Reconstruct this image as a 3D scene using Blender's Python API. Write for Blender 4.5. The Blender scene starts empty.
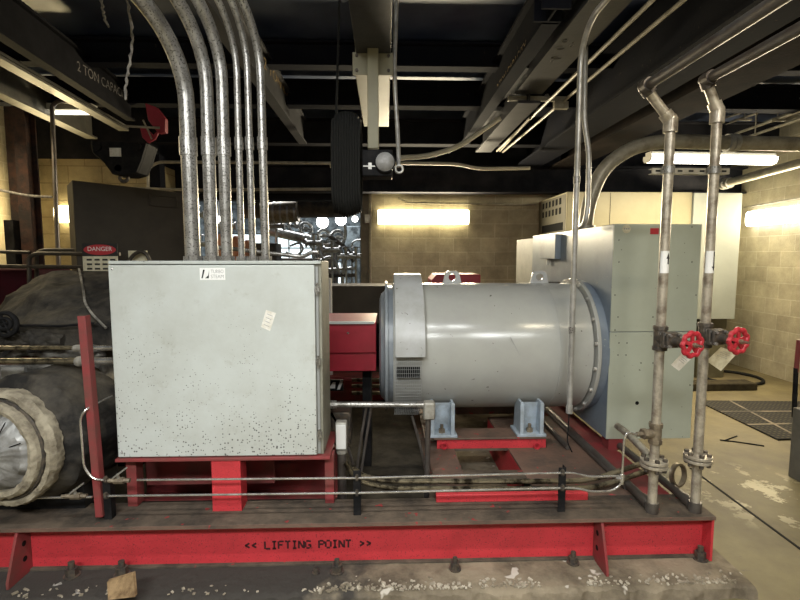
import bpy, bmesh, math, random
from mathutils import Vector, Matrix, noise
random.seed(7)
S = bpy.context.scene
COL = S.collection
V = Vector
# ------------------------------------------------------------------ camera
F_PX, CAM = 480.0, V((0, 0, 1.55))
YAW, PITCH = math.radians(1.79), math.radians(5.12)
FWD = V((math.sin(YAW)*math.cos(PITCH), math.cos(YAW)*math.cos(PITCH), -math.sin(PITCH)))
RGT = V((math.cos(YAW), -math.sin(YAW), 0)); UPV = RGT.cross(FWD)
cd = bpy.data.cameras.new('camera'); cam = bpy.data.objects.new('camera', cd); COL.objects.link(cam)
cd.lens = F_PX/800*36; cd.sensor_width = 36; cd.clip_start = .02; cd.clip_end = 100
m = Matrix((RGT, UPV, -FWD)).transposed().to_4x4(); m.translation = CAM
cam.matrix_world = m; S.camera = cam
def ray(px, py): return FWD + (px-400)/F_PX*RGT + (300-py)/F_PX*UPV
def PY(px, py, Y): d = ray(px, py); return CAM + d*(Y/d.y)
def PX(px, py, X): d = ray(px, py); return CAM + d*(X/d.x)
def PZ(px, py, z): d = ray(px, py); return CAM + d*((z-CAM.z)/d.z)
# ------------------------------------------------------------------ materials
MATS = {}
DULL = {'timber_dark', 'beam_black', 'beam_matte', 'beam_rust', 'black_flat', 'black_metal', 'rubber', 'lagging', 'oily_floor', 'panel_olive', 'far_dark', 'red_dark', 'slot_black', 'mat_black', 'pad_split', 'oily_deck'}
def mat(name, col, rough=.6, metal=0., col2=None, scale=4., lo=.4, hi=.65, bump=0., bscale=40., specks=None, spscale=90., spth=.3, emit=None, estr=1., stretch=None, detail=6):
    if name in MATS: return MATS[name]
    M = bpy.data.materials.new(name); M.use_nodes = True; nt = M.node_tree; N = nt.nodes; L = nt.links
    B = N['Principled BSDF']; B.inputs['Roughness'].default_value = rough; B.inputs['Metallic'].default_value = metal
    c4 = lambda c: (c[0], c[1], c[2], 1)
    B.inputs['Base Color'].default_value = c4(col)
    tc = N.new('ShaderNodeTexCoord'); vec = tc.outputs['Object']
    if stretch:
        mp = N.new('ShaderNodeMapping'); mp.inputs['Scale'].default_value = stretch; L.new(vec, mp.inputs[0]); vec = mp.outputs[0]
    out = None
    if col2:
        n = N.new('ShaderNodeTexNoise'); n.inputs['Scale'].default_value = scale; n.inputs['Detail'].default_value = detail; n.inputs['Roughness'].default_value = .65
        L.new(vec, n.inputs[0])
        r = N.new('ShaderNodeMapRange'); r.inputs[1].default_value = lo; r.inputs[2].default_value = hi; L.new(n.outputs[0], r.inputs[0])
        mx = N.new('ShaderNodeMix'); mx.data_type = 'RGBA'; L.new(r.outputs[0], mx.inputs[0]); mx.inputs[6].default_value = c4(col); mx.inputs[7].default_value = c4(col2)
        out = mx.outputs[2]
    if specks:
        n = N.new('ShaderNodeTexNoise'); n.inputs['Scale'].default_value = spscale; n.inputs['Detail'].default_value = 2; L.new(vec, n.inputs[0])
        r = N.new('ShaderNodeMapRange'); r.inputs[1].default_value = spth; r.inputs[2].default_value = spth-.03; L.new(n.outputs[0], r.inputs[0])
        mx = N.new('ShaderNodeMix'); mx.data_type = 'RGBA'; L.new(r.outputs[0], mx.inputs[0])
        if out: L.new(out, mx.inputs[6])
        else: mx.inputs[6].default_value = c4(col)
        mx.inputs[7].default_value = c4(specks); out = mx.outputs[2]
    if out: L.new(out, B.inputs['Base Color'])
    if bump:
        n = N.new('ShaderNodeTexNoise'); n.inputs['Scale'].default_value = bscale; n.inputs['Detail'].default_value = 5; L.new(vec, n.inputs[0])
        b = N.new('ShaderNodeBump'); b.inputs['Strength'].default_value = bump; b.inputs['Distance'].default_value = .01; L.new(n.outputs[0], b.inputs['Height']); L.new(b.outputs[0], B.inputs['Normal'])
    if emit:
        B.inputs['Emission Color'].default_value = c4(emit); B.inputs['Emission Strength'].default_value = estr
    if name in DULL: B.inputs['Specular IOR Level'].default_value = .08
    MATS[name] = M
    return M
def block_mat(name, ax, c1, c2, mortar, bw=.40, bh=.203):
    M = bpy.data.materials.new(name); M.use_nodes = True; nt = M.node_tree; N = nt.nodes; L = nt.links; B = N['Principled BSDF']
    tc = N.new('ShaderNodeTexCoord'); sp = N.new('ShaderNodeSeparateXYZ'); L.new(tc.outputs['Object'], sp.inputs[0])
    cb = N.new('ShaderNodeCombineXYZ'); L.new(sp.outputs[ax], cb.inputs[0]); L.new(sp.outputs[2], cb.inputs[1])
    br = N.new('ShaderNodeTexBrick'); br.inputs['Scale'].default_value = 1; br.inputs['Brick Width'].default_value = bw; br.inputs['Row Height'].default_value = bh
    br.inputs['Mortar Size'].default_value = .007; br.inputs['Mortar Smooth'].default_value = .3
    br.inputs['Color1'].default_value = (*c1, 1); br.inputs['Color2'].default_value = (*c2, 1); br.inputs['Mortar'].default_value = (*mortar, 1)
    L.new(cb.outputs[0], br.inputs[0])
    n = N.new('ShaderNodeTexNoise'); n.inputs['Scale'].default_value = 2.3; n.inputs['Detail'].default_value = 9; n.inputs['Roughness'].default_value = .7; L.new(tc.outputs['Object'], n.inputs[0])
    r = N.new('ShaderNodeMapRange'); r.inputs[1].default_value = .3; r.inputs[2].default_value = .7; r.inputs[3].default_value = .55; r.inputs[4].default_value = 1.2; L.new(n.outputs[0], r.inputs[0])
    mx = N.new('ShaderNodeMix'); mx.data_type = 'RGBA'; mx.blend_type = 'MULTIPLY'; mx.inputs[0].default_value = 1; L.new(br.outputs[0], mx.inputs[6]); L.new(r.outputs[0], mx.inputs[7])
    L.new(mx.outputs[2], B.inputs['Base Color']); B.inputs['Roughness'].default_value = .85
    n2 = N.new('ShaderNodeTexNoise'); n2.inputs['Scale'].default_value = 60; n2.inputs['Detail'].default_value = 6; L.new(tc.outputs['Object'], n2.inputs[0])
    ad = N.new('ShaderNodeMath'); ad.operation = 'MULTIPLY_ADD'; L.new(br.outputs['Fac'], ad.inputs[0]); ad.inputs[1].default_value = -.8; L.new(n2.outputs[0], ad.inputs[2])
    b = N.new('ShaderNodeBump'); b.inputs['Strength'].default_value = .6; b.inputs['Distance'].default_value = .006; L.new(ad.outputs[0], b.inputs['Height']); L.new(b.outputs[0], B.inputs['Normal'])
    MATS[name] = M; return M
# ------------------------------------------------------------------ mesh builder
def basis(d):
    d = V(d).normalized(); a = V((0, 0, 1)) if abs(d.z) < .9 else V((1, 0, 0))
    u = d.cross(a).normalized(); return d, u, d.cross(u).normalized()
def fillet(pts, rad, n=7):
    pts = [V(p) for p in pts]; out = [pts[0]]
    for i in range(1, len(pts)-1):
        a, b, c = pts[i-1], pts[i], pts[i+1]; r = rad[i-1] if isinstance(rad, (list, tuple)) else rad
        d1 = (a-b); d2 = (c-b); l = min(r, d1.length*.49, d2.length*.49)
        p = b+d1.normalized()*l; q = b+d2.normalized()*l
        for k in range(n+1):
            t = k/n; out.append(p.lerp(b, t).lerp(b.lerp(q, t), t))
    out.append(pts[-1]); return out
class MB:
    def __init__(s): s.v = []; s.f = []
    def add(s, vs, fs):
        o = len(s.v); s.v += [V(v) for v in vs]; s.f += [tuple(i+o for i in f) for f in fs]; return s
    def obox(s, c, a, b, d):
        c, a, b, d = V(c), V(a), V(b), V(d)
        vs = [c+a*i+b*j+d*k for i in (-1, 1) for j in (-1, 1) for k in (-1, 1)]
        return s.add(vs, [(0, 1, 3, 2), (4, 6, 7, 5), (0, 4, 5, 1), (2, 3, 7, 6), (0, 2, 6, 4), (1, 5, 7, 3)])
    def box(s, x0, x1, y0, y1, z0, z1):
        return s.obox(((x0+x1)/2, (y0+y1)/2, (z0+z1)/2), ((x1-x0)/2, 0, 0), (0, (y1-y0)/2, 0), (0, 0, (z1-z0)/2))
    def cyl(s, p0, p1, r, r2=None, n=16): 
        p0, p1 = V(p0), V(p1); d, u, w = basis(p1-p0); r2 = r if r2 is None else r2
        vs = []
        for p, q in ((p0, r), (p1, r2)):
            for k in range(n): t = 2*math.pi*k/n; vs.append(p+(u*math.cos(t)+w*math.sin(t))*q)
        fs = [(k, (k+1) % n, n+(k+1) % n, n+k) for k in range(n)] + [tuple(range(n))[::-1], tuple(range(n, 2*n))]
        return s.add(vs, fs)
    def tube(s, pts, r, n=12):
        pts = [V(p) for p in pts]; T = []
        for i in range(len(pts)):
            a = pts[max(0, i-1)]; b = pts[min(len(pts)-1, i+1)]; T.append((b-a).normalized())
        _, u, w = basis(T[0]); vs = []
        for i, p in enumerate(pts):
            u = (u - T[i]*u.dot(T[i])).normalized(); w = T[i].cross(u)
            rr = r[i] if isinstance(r, list) else r
            for k in range(n): t = 2*math.pi*k/n; vs.append(p+(u*math.cos(t)+w*math.sin(t))*rr)
        fs = []
        for i in range(len(pts)-1):
            for k in range(n): a = i*n+k; b = i*n+(k+1) % n; fs.append((a, b, b+n, a+n))
        fs += [tuple(range(n))[::-1], tuple(range((len(pts)-1)*n, len(pts)*n))]
        return s.add(vs, fs)
    def lathe(s, p, ax, prof, n=32, a0=0., a1=2*math.pi, ref=None, close=True):
        p = V(p); d, u, w = basis(ax)
        if ref: u = V(ref).normalized(); w = d.cross(u)
        full = abs(a1-a0-2*math.pi) < 1e-6; m_ = n if full else n+1; vs = []
        for (t, r) in prof:
            for k in range(m_): a = a0+(a1-a0)*k/n; vs.append(p+d*t+(u*math.cos(a)+w*math.sin(a))*r)
        fs = []; P = len(prof); rng = range(P) if (close and not full) else range(P-1)
        for i in rng:
            j = (i+1) % P
            for k in range(n):
                k2 = (k+1) % n if full else k+1
                fs.append((i*m_+k, i*m_+k2, j*m_+k2, j*m_+k))
        if not full and close: fs += [tuple(i*m_ for i in range(P)), tuple(i*m_+n for i in range(P))[::-1]]
        if full and close: fs += [tuple(range(n))[::-1], tuple(range((P-1)*n, P*n))]
        return s.add(vs, fs)
    def prism(s, poly, ex):
        poly = [V(p) for p in poly]; ex = V(ex); n = len(poly)
        return s.add(poly+[p+ex for p in poly], [tuple(range(n)), tuple(range(n, 2*n))[::-1]]+[(k, (k+1) % n, n+(k+1) % n, n+k) for k in range(n)])
    def torus(s, c, ax, R, r, n=28, m_=10, a0=0., a1=2*math.pi):
        c = V(c); d, u, w = basis(ax)
        pts = [c+(u*math.cos(t)+w*math.sin(t))*R for t in [2*math.pi*k/n for k in range(n)]]
        vs = []
        for k in range(n):
            t = 2*math.pi*k/n; e = u*math.cos(t)+w*math.sin(t)
            for j in range(m_): q = 2*math.pi*j/m_; vs.append(c+e*(R+r*math.cos(q))+d*r*math.sin(q))
        fs = [(k*m_+j, k*m_+(j+1) % m_, ((k+1) % n)*m_+(j+1) % m_, ((k+1) % n)*m_+j) for k in range(n) for j in range(m_)]
        return s.add(vs, fs)
    def ball(s, c, r, n=16, sc=(1, 1, 1)):
        c = V(c); prof = []
        vs = []; m_ = n//2
        for i in range(m_+1):
            a = math.pi*i/m_
            for k in range(n): t = 2*math.pi*k/n; vs.append(c+V((r*sc[0]*math.sin(a)*math.cos(t), r*sc[1]*math.sin(a)*math.sin(t), r*sc[2]*math.cos(a))))
        fs = [(i*n+k, i*n+(k+1) % n, (i+1)*n+(k+1) % n, (i+1)*n+k) for i in range(m_) for k in range(n)]
        return s.add(vs, fs)
    def build(s, name, mt, parent=None, bevel=0, origin=None, sub=0, disp=0, dscale=3, ang=35, smooth=True):
        me = bpy.data.meshes.new(name)
        if parent is not None: o0 = wloc(parent)
        elif origin is not None: o0 = V(origin)
        else:
            xs = [v.x for v in s.v]; ys = [v.y for v in s.v]; zs = [v.z for v in s.v]
            o0 = V(((min(xs)+max(xs))/2, (min(ys)+max(ys))/2, min(zs)))
        bm = bmesh.new(); vv = [bm.verts.new(v-o0) for v in s.v]
        for f in s.f:
            try: bm.faces.new([vv[i] for i in f])
            except ValueError: pass
        bmesh.ops.remove_doubles(bm, verts=bm.verts, dist=1e-5)
        if sub: bmesh.ops.subdivide_edges(bm, edges=bm.edges, cuts=sub, use_grid_fill=True)
        bmesh.ops.recalc_face_normals(bm, faces=bm.faces)
        if disp:
            for v in bm.verts:
                q = v.co+o0; v.co += v.normal*disp*noise.fractal(q*dscale, .6, 2, 4)
        bm.to_mesh(me); bm.free()
        me.materials.append(MATS[mt] if isinstance(mt, str) else mt)
        if smooth:
            me.polygons.foreach_set('use_smooth', [True]*len(me.polygons)); me.set_sharp_from_angle(angle=math.radians(ang))
        o = bpy.data.objects.new(name, me); COL.objects.link(o)
        if parent is not None: o.parent = parent
        else: o.location = o0
        if bevel:
            b = o.modifiers.new('bevel', 'BEVEL'); b.width = bevel; b.segments = 2; b.limit_method = 'ANGLE'; b.angle_limit = math.radians(40)
        return o
def wloc(o):
    l = V(o.location)
    while o.parent: o = o.parent; l += V(o.location)
    return l
def tag(o, label, cat, group=None, kind=None):
    o['label'] = label; o['category'] = cat
    if group: o['group'] = group
    if kind: o['kind'] = kind
    return o
def thing(name, label, cat, loc, group=None):
    o = bpy.data.objects.new(name, None); COL.objects.link(o); o.location = V(loc); o.empty_display_size = .05
    return tag(o, label, cat, group)
def struct(o): o['kind'] = 'structure'; return o
def dup(root, loc, label, group=None):
    r = root.copy(); COL.objects.link(r); r.location = V(loc); r['label'] = label
    if group: r['group'] = group
    for ch in root.children:
        c = ch.copy(); COL.objects.link(c); c.parent = r
        for g in ch.children: d = g.copy(); COL.objects.link(d); d.parent = c
    return r
def text(name, body, mt, parent, org, right, up, size, depth=.0008, spacing=1.0, bold=0, width=None):
    cu = bpy.data.curves.new('t', 'FONT'); cu.body = body; cu.size = 1; cu.align_x = 'CENTER'; cu.align_y = 'CENTER'; cu.space_character = spacing; cu.offset = bold
    to = bpy.data.objects.new('t', cu); COL.objects.link(to); dg = bpy.context.evaluated_depsgraph_get(); dg.update()
    me = bpy.data.meshes.new_from_object(to.evaluated_get(dg)); bpy.data.objects.remove(to)
    right, up = V(right).normalized(), V(up).normalized(); nrm = right.cross(up)
    w = max(v.co.x for v in me.vertices)-min(v.co.x for v in me.vertices)
    sx = (width/w) if width else size
    mb = MB(); mb.v = [V(org)+right*v.co.x*sx+up*v.co.y*size+nrm*depth for v in me.vertices]; mb.f = [tuple(p.vertices) for p in me.polygons]
    return mb.build(name, mt, parent, smooth=False)
def ibeam(mb, p0, p1, h, w, tf=.018, tw=.012):
    p0, p1 = V(p0), V(p1); c = (p0+p1)/2; d = (p1-p0)/2; s = V((0, 0, 1)).cross(d).normalized(); z = V((0, 0, 1))
    mb.obox(c+z*tf/2, d, s*w/2, z*tf/2); mb.obox(c+z*(h-tf/2), d, s*w/2, z*tf/2); mb.obox(c+z*h/2, d, s*tw/2, z*(h/2-tf))
    return mb
# ------------------------------------------------------------------ palette
mat('box_grey', (.46, .49, .47), .45, col2=(.36, .38, .355), scale=3, lo=.35, hi=.75, specks=(.12, .12, .11), spscale=70, spth=.315, bump=.05)
mat('gen_grey', (.41, .415, .385), .2, col2=(.36, .36, .34), scale=2.5, lo=.4, hi=.7, specks=(.12, .11, .1), spscale=35, spth=.27)
mat('shroud_grey', (.43, .44, .44), .32, col2=(.33, .33, .31), scale=6, lo=.45, hi=.75, specks=(.16, .15, .13), spscale=40, spth=.3)
mat('bell_blue', (.24, .265, .29), .3, col2=(.17, .19, .21), scale=5)
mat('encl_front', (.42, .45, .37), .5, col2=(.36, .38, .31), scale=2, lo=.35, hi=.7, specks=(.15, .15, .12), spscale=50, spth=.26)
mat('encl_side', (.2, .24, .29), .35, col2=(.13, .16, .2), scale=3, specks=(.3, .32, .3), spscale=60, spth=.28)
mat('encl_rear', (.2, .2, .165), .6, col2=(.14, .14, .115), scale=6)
mat('foot_blue', (.38, .45, .52), .45, col2=(.25, .28, .3), scale=12)
mat('red_paint', (.52, .035, .045), .55, col2=(.36, .025, .03), scale=5, lo=.45, hi=.8, specks=(.2, .02, .025), spscale=150, spth=.37, bump=.15)
mat('red_dusty', (.25, .03, .035), .6, col2=(.13, .05, .04), scale=7, lo=.35, hi=.7, bump=.15)
mat('red_guard', (.3, .012, .03), .45, col2=(.22, .01, .02), scale=4)
mat('oily_deck', (.13, .10, .075), .75, col2=(.045, .038, .032), scale=6, lo=.35, hi=.65, specks=(.25, .04, .04), spscale=18, spth=.3, bump=.3)
mat('red_dark', (.05, .006, .012), .6, col2=(.03, .006, .01), scale=4)
mat('brown_deck', (.15, .09, .065), .7, col2=(.07, .052, .04), scale=7, lo=.4, hi=.7, specks=(.3, .04, .04), spscale=25, spth=.33, bump=.25)
mat('black_metal', (.009, .009, .010), .6, col2=(.02, .019, .019), scale=15)
mat('black_flat', (.012, .013, .018), .7, col2=(.03, .03, .034), scale=3, lo=.4, hi=.7, bump=.1)
mat('beam_black', (.008, .009, .014), .85, col2=(.012, .012, .015), scale=3, lo=.42, hi=.7, specks=(.04, .033, .027), spscale=30, spth=.3, bump=.1)
mat('beam_matte', (.018, .018, .021), .8, col2=(.01, .01, .012), scale=5, lo=.4, hi=.7, bump=.1)
mat('beam_painted_lit', (.16, .15, .12), .5, col2=(.09, .085, .07), scale=5)  # paler beam steel, light on the lower flanges put into the colour
mat('beam_grey', (.03, .03, .033), .5, col2=(.012, .012, .014), scale=5, lo=.4, hi=.7, bump=.1)
mat('beam_rust', (.022, .016, .012), .95, col2=(.008, .007, .006), scale=3, lo=.35, hi=.65, bump=.2)
mat('rust', (.07, .028, .017), .85, col2=(.016, .011, .01), scale=8, lo=.35, hi=.6, bump=.5)
mat('galv', (.42, .41, .39), .3, .6, col2=(.22, .21, .19), scale=14, lo=.4, hi=.65, specks=(.13, .125, .115), spscale=110, spth=.42, bump=.08)
mat('galv_plain', (.5, .49, .46), .35, .4, col2=(.3, .29, .27), scale=10)
mat('galv_warm', (.38, .35, .28), .4, .2, col2=(.22, .2, .15), scale=10)
mat('steel_pipe', (.55, .5, .41), .33, .5, col2=(.24, .2, .155), scale=16, lo=.42, hi=.66, bump=.1)
mat('dark_pipe', (.13, .12, .11), .4, .5, col2=(.08, .06, .05), scale=9, lo=.4, hi=.7)
mat('greasy_pipe', (.3, .26, .18), .28, .85, col2=(.04, .032, .022), scale=16, lo=.45, hi=.6, bump=.3)
mat('tubing', (.72, .70, .67), .25, .85, col2=(.45, .43, .4), scale=20)
mat('wheel_red', (.45, .025, .04), .4, col2=(.35, .02, .03), scale=25)
mat('brass_dull', (.3, .25, .18), .45, .6, col2=(.15, .12, .09), scale=25)
mat('bolt_dark', (.06, .055, .05), .6, .5, col2=(.14, .11, .08), scale=40, bump=.3)
mat('paper', (.75, .73, .68), .7, col2=(.6, .57, .48), scale=30)
mat('paper_yellow', (.7, .66, .5), .7, col2=(.5, .45, .3), scale=30)
mat('sticker', (.8, .8, .78), .5); mat('ink', (.015, .015, .015), .6); mat('ink_red', (.45, .03, .04), .5); mat('ink_grey', (.3, .3, .3), .6)
mat('stencil_black', (.05, .008, .01), .6)
mat('stencil_tan', (.45, .3, .1), .7, col2=(.06, .045, .03), scale=40, lo=.4, hi=.6); mat('stencil_white', (.24, .22, .2), .7, col2=(.05, .05, .05), scale=40, lo=.45, hi=.6)
mat('lagging', (.022, .021, .02), .7, col2=(.10, .088, .07), scale=4, lo=.42, hi=.7, bump=.5, bscale=25)
mat('blanket', (.07, .065, .055), .75, col2=(.42, .4, .36), scale=7, lo=.42, hi=.7, bump=.6, bscale=22)
mat('silver_quilt', (.36, .36, .35), .5, .35, col2=(.14, .13, .12), scale=7, lo=.42, hi=.7, bump=.7, bscale=14)
mat('cream_rope', (.34, .3, .22), .85, col2=(.1, .08, .055), scale=14, lo=.4, hi=.7, bump=.8, bscale=40)
mat('cord', (.3, .28, .25), .9, col2=(.12, .11, .1), scale=40)
mat('panel_olive', (.06, .052, .042), .6, col2=(.045, .04, .033), scale=3)
mat('cream_cab', (.33, .30, .19), .5, col2=(.28, .255, .16), scale=2)
mat('cream_side', (.26, .24, .15), .5, col2=(.22, .2, .13), scale=3)
mat('louvre_shaded', (.13, .12, .085), .6, col2=(.1, .092, .065), scale=3)  # cream cabinet side, shade of its left face put into the colour
mat('pale_grey', (.15, .142, .12), .7, col2=(.1, .095, .08), scale=6)
mat('pale_cab', (.3, .32, .29), .5, col2=(.26, .28, .25), scale=2)
mat('jamb', (.13, .11, .075), .7, col2=(.07, .06, .04), scale=5)
mat('timber_dark', (.06, .05, .03), .9, col2=(.03, .025, .018), scale=9)
mat('olive_box', (.12, .11, .065), .6, col2=(.08, .07, .04), scale=6)
mat('slot_black', (.01, .01, .01), .7)
mat('pad', (.24, .2, .15), .9, col2=(.08, .07, .058), scale=2.2, lo=.42, hi=.58, specks=(.5, .45, .38), spscale=16, spth=.3, bump=.9, bscale=22)
mat('oily_floor', (.025, .022, .018), .9, col2=(.06, .052, .04), scale=5, lo=.4, hi=.7, bump=.3)
mat('rubber', (.017, .017, .016), .8, bump=.6, bscale=60)
mat('crumb', (.5, .45, .36), .9, col2=(.2, .17, .12), scale=9, lo=.4, hi=.6)
mat('wood_chip', (.3, .2, .1), .85, col2=(.12, .07, .03), scale=20)
mat('rubble', (.28, .26, .23), .9, col2=(.1, .09, .08), scale=20, bump=.5)
mat('tube_warm', (1, 1, 1), .5, emit=(1, .86, .5), estr=9)
mat('tube_white', (1, 1, 1), .5, emit=(1, .95, .82), estr=9)
mat('tube_cool', (1, 1, 1), .5, emit=(1, .98, .94), estr=8)
mat('tube_dim', (1, 1, 1), .5, emit=(1, .95, .8), estr=2.5)
mat('window_glow', (.7, .8, .8), .3, emit=(.8, .95, 1), estr=1.0)
mat('sphere_glow', (1, 1, 1), .3, emit=(1, .97, .88), estr=7)
mat('fixture_white', (.6, .58, .5), .5)
mat('far_wall', (.2, .24, .26), .8, col2=(.04, .05, .055), scale=6, lo=.4, hi=.6)
mat('far_silver', (.5, .5, .48), .3, .8, col2=(.2, .2, .2), scale=9)
mat('far_dark', (.05, .05, .05), .5, .3, col2=(.12, .1, .08), scale=6)
mat('orange_lag', (.8, .36, .22), .6, col2=(.6, .25, .15), scale=8)
mat('cream_pipe', (.62, .58, .46), .5, col2=(.5, .46, .36), scale=8)
mat('pvc_white', (.6, .6, .58), .4)
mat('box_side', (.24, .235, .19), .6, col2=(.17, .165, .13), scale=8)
mat('mesh_grey', (.3, .31, .31), .4, .3)
block_mat('block_warm', 0, (.46, .41, .29), (.38, .335, .235), (.5, .45, .33))
block_mat('block_side', 1, (.46, .41, .29), (.38, .335, .235), (.5, .45, .33))
block_mat('block_yellow', 0, (.42, .35, .2), (.36, .3, .17), (.28, .22, .12))
block_mat('block_plain', 0, (.2, .18, .14), (.17, .15, .12), (.2, .18, .14))
# floor: tan concrete, dark oil staining, flaked white paint
def floor_mat():
    M = bpy.data.materials.new('floor'); M.use_nodes = True; nt = M.node_tree; N = nt.nodes; L = nt.links; B = N['Principled BSDF']
    tc = N.new('ShaderNodeTexCoord')
    def nz(sc, det, lo, hi):
        n = N.new('ShaderNodeTexNoise'); n.inputs['Scale'].default_value = sc; n.inputs['Detail'].default_value = det; n.inputs['Roughness'].default_value = .68; L.new(tc.outputs['Object'], n.inputs[0])
        r = N.new('ShaderNodeMapRange'); r.inputs[1].default_value = lo; r.inputs[2].default_value = hi; L.new(n.outputs[0], r.inputs[0]); return r.outputs[0]
    def mix(f, a, b):
        mx = N.new('ShaderNodeMix'); mx.data_type = 'RGBA'; L.new(f, mx.inputs[0])
        for i, q in ((6, a), (7, b)):
            if isinstance(q, tuple): mx.inputs[i].default_value = (*q, 1)
            else: L.new(q, mx.inputs[i])
        return mx.outputs[2]
    base = mix(nz(1.6, 10, .35, .68), (.18, .148, .068), (.085, .066, .032))
    # flaked paint patches near a point
    sx = N.new('ShaderNodeVectorMath'); sx.operation = 'DISTANCE'; L.new(tc.outputs['Object'], sx.inputs[0]); sx.inputs[1].default_value = PATCH
    r = N.new('ShaderNodeMapRange'); r.inputs[1].default_value = .1; r.inputs[2].default_value = .55; r.inputs[3].default_value = 1; r.inputs[4].default_value = 0; L.new(sx.outputs['Value'], r.inputs[0])
    mu = N.new('ShaderNodeMath'); mu.operation = 'MULTIPLY'; L.new(r.outputs[0], mu.inputs[0]); L.new(nz(4.5, 9, .54, .57), mu.inputs[1])
    col = mix(mu.outputs[0], base, (.5, .45, .3))
    col = mix(nz(11, 4, .66, .7), col, (.1, .08, .05))
    L.new(col, B.inputs['Base Color']); B.inputs['Roughness'].default_value = .62
    n = N.new('ShaderNodeTexNoise'); n.inputs['Scale'].default_value = 14; n.inputs['Detail'].default_value = 8; L.new(tc.outputs['Object'], n.inputs[0])
    b = N.new('ShaderNodeBump'); b.inputs['Strength'].default_value = .35; b.inputs['Distance'].default_value = .01; L.new(n.outputs[0], b.inputs['Height']); L.new(b.outputs[0], B.inputs['Normal'])
    MATS['floor'] = M
def door_mat():
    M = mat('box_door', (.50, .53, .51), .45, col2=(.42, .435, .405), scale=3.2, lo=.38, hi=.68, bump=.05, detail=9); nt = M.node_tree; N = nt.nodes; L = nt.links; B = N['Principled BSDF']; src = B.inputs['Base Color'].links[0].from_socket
    tc = N.new('ShaderNodeTexCoord'); sp = N.new('ShaderNodeSeparateXYZ'); L.new(tc.outputs['Object'], sp.inputs[0])
    v = N.new('ShaderNodeTexVoronoi'); v.inputs['Scale'].default_value = 85; L.new(tc.outputs['Object'], v.inputs[0])
    n = N.new('ShaderNodeTexNoise'); n.inputs['Scale'].default_value = 5; n.inputs['Detail'].default_value = 3; L.new(tc.outputs['Object'], n.inputs[0])
    # paint chips get denser toward the bottom of the door
    a = N.new('ShaderNodeMapRange'); a.inputs[1].default_value = .75; a.inputs[2].default_value = .0; a.inputs[3].default_value = -.12; a.inputs[4].default_value = .16; L.new(sp.outputs[2], a.inputs[0])
    b = N.new('ShaderNodeMath'); b.operation = 'MULTIPLY_ADD'; L.new(n.outputs[0], b.inputs[0]); b.inputs[1].default_value = .55; L.new(a.outputs[0], b.inputs[2])
    q = N.new('ShaderNodeMath'); q.operation = 'ADD'; q.inputs[1].default_value = -.13; L.new(b.outputs[0], q.inputs[0])
    c = N.new('ShaderNodeMath'); c.operation = 'LESS_THAN'; L.new(v.outputs['Distance'], c.inputs[0]); L.new(q.outputs[0], c.inputs[1])
    rn = N.new('ShaderNodeSeparateColor'); L.new(v.outputs['Color'], rn.inputs[0]); e = N.new('ShaderNodeMath'); e.operation = 'LESS_THAN'; L.new(rn.outputs[0], e.inputs[0]); e.inputs[1].default_value = .45
    f = N.new('ShaderNodeMath'); f.operation = 'MULTIPLY'; L.new(c.outputs[0], f.inputs[0]); L.new(e.outputs[0], f.inputs[1])
    mx = N.new('ShaderNodeMix'); mx.data_type = 'RGBA'; L.new(f.outputs[0], mx.inputs[0]); L.new(src, mx.inputs[6]); mx.inputs[7].default_value = (.09, .09, .085, 1)
    # brownish scuffs and pale scratches
    n3 = N.new('ShaderNodeTexNoise'); n3.inputs['Scale'].default_value = 7; n3.inputs['Detail'].default_value = 10; n3.inputs['Roughness'].default_value = .75; L.new(tc.outputs['Object'], n3.inputs[0])
    r3 = N.new('ShaderNodeMapRange'); r3.inputs[1].default_value = .58; r3.inputs[2].default_value = .72; r3.inputs[4].default_value = .55; L.new(n3.outputs[0], r3.inputs[0])
    m3 = N.new('ShaderNodeMix'); m3.data_type = 'RGBA'; L.new(r3.outputs[0], m3.inputs[0]); L.new(mx.outputs[2], m3.inputs[6]); m3.inputs[7].default_value = (.27, .25, .2, 1)
    L.new(m3.outputs[2], B.inputs['Base Color'])
door_mat()
PATCH = tuple(PZ(765, 495, 0)); floor_mat()
# deck sheets of the roof, ribbed
def deck_mat():
    M = bpy.data.materials.new('deck'); M.use_nodes = True; nt = M.node_tree; N = nt.nodes; L = nt.links; B = N['Principled BSDF']
    tc = N.new('ShaderNodeTexCoord'); n = N.new('ShaderNodeTexNoise'); n.inputs['Scale'].default_value = 1.5; n.inputs['Detail'].default_value = 6; L.new(tc.outputs['Object'], n.inputs[0])
    r = N.new('ShaderNodeMapRange'); r.inputs[1].default_value = .35; r.inputs[2].default_value = .65; L.new(n.outputs[0], r.inputs[0])
    mx = N.new('ShaderNodeMix'); mx.data_type = 'RGBA'; L.new(r.outputs[0], mx.inputs[0]); mx.inputs[6].default_value = (.02, .032, .075, 1); mx.inputs[7].default_value = (.09, .115, .18, 1); L.new(mx.outputs[2], B.inputs['Base Color']); B.inputs['Roughness'].default_value = .5
    MATS['deck'] = M
deck_mat()
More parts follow.
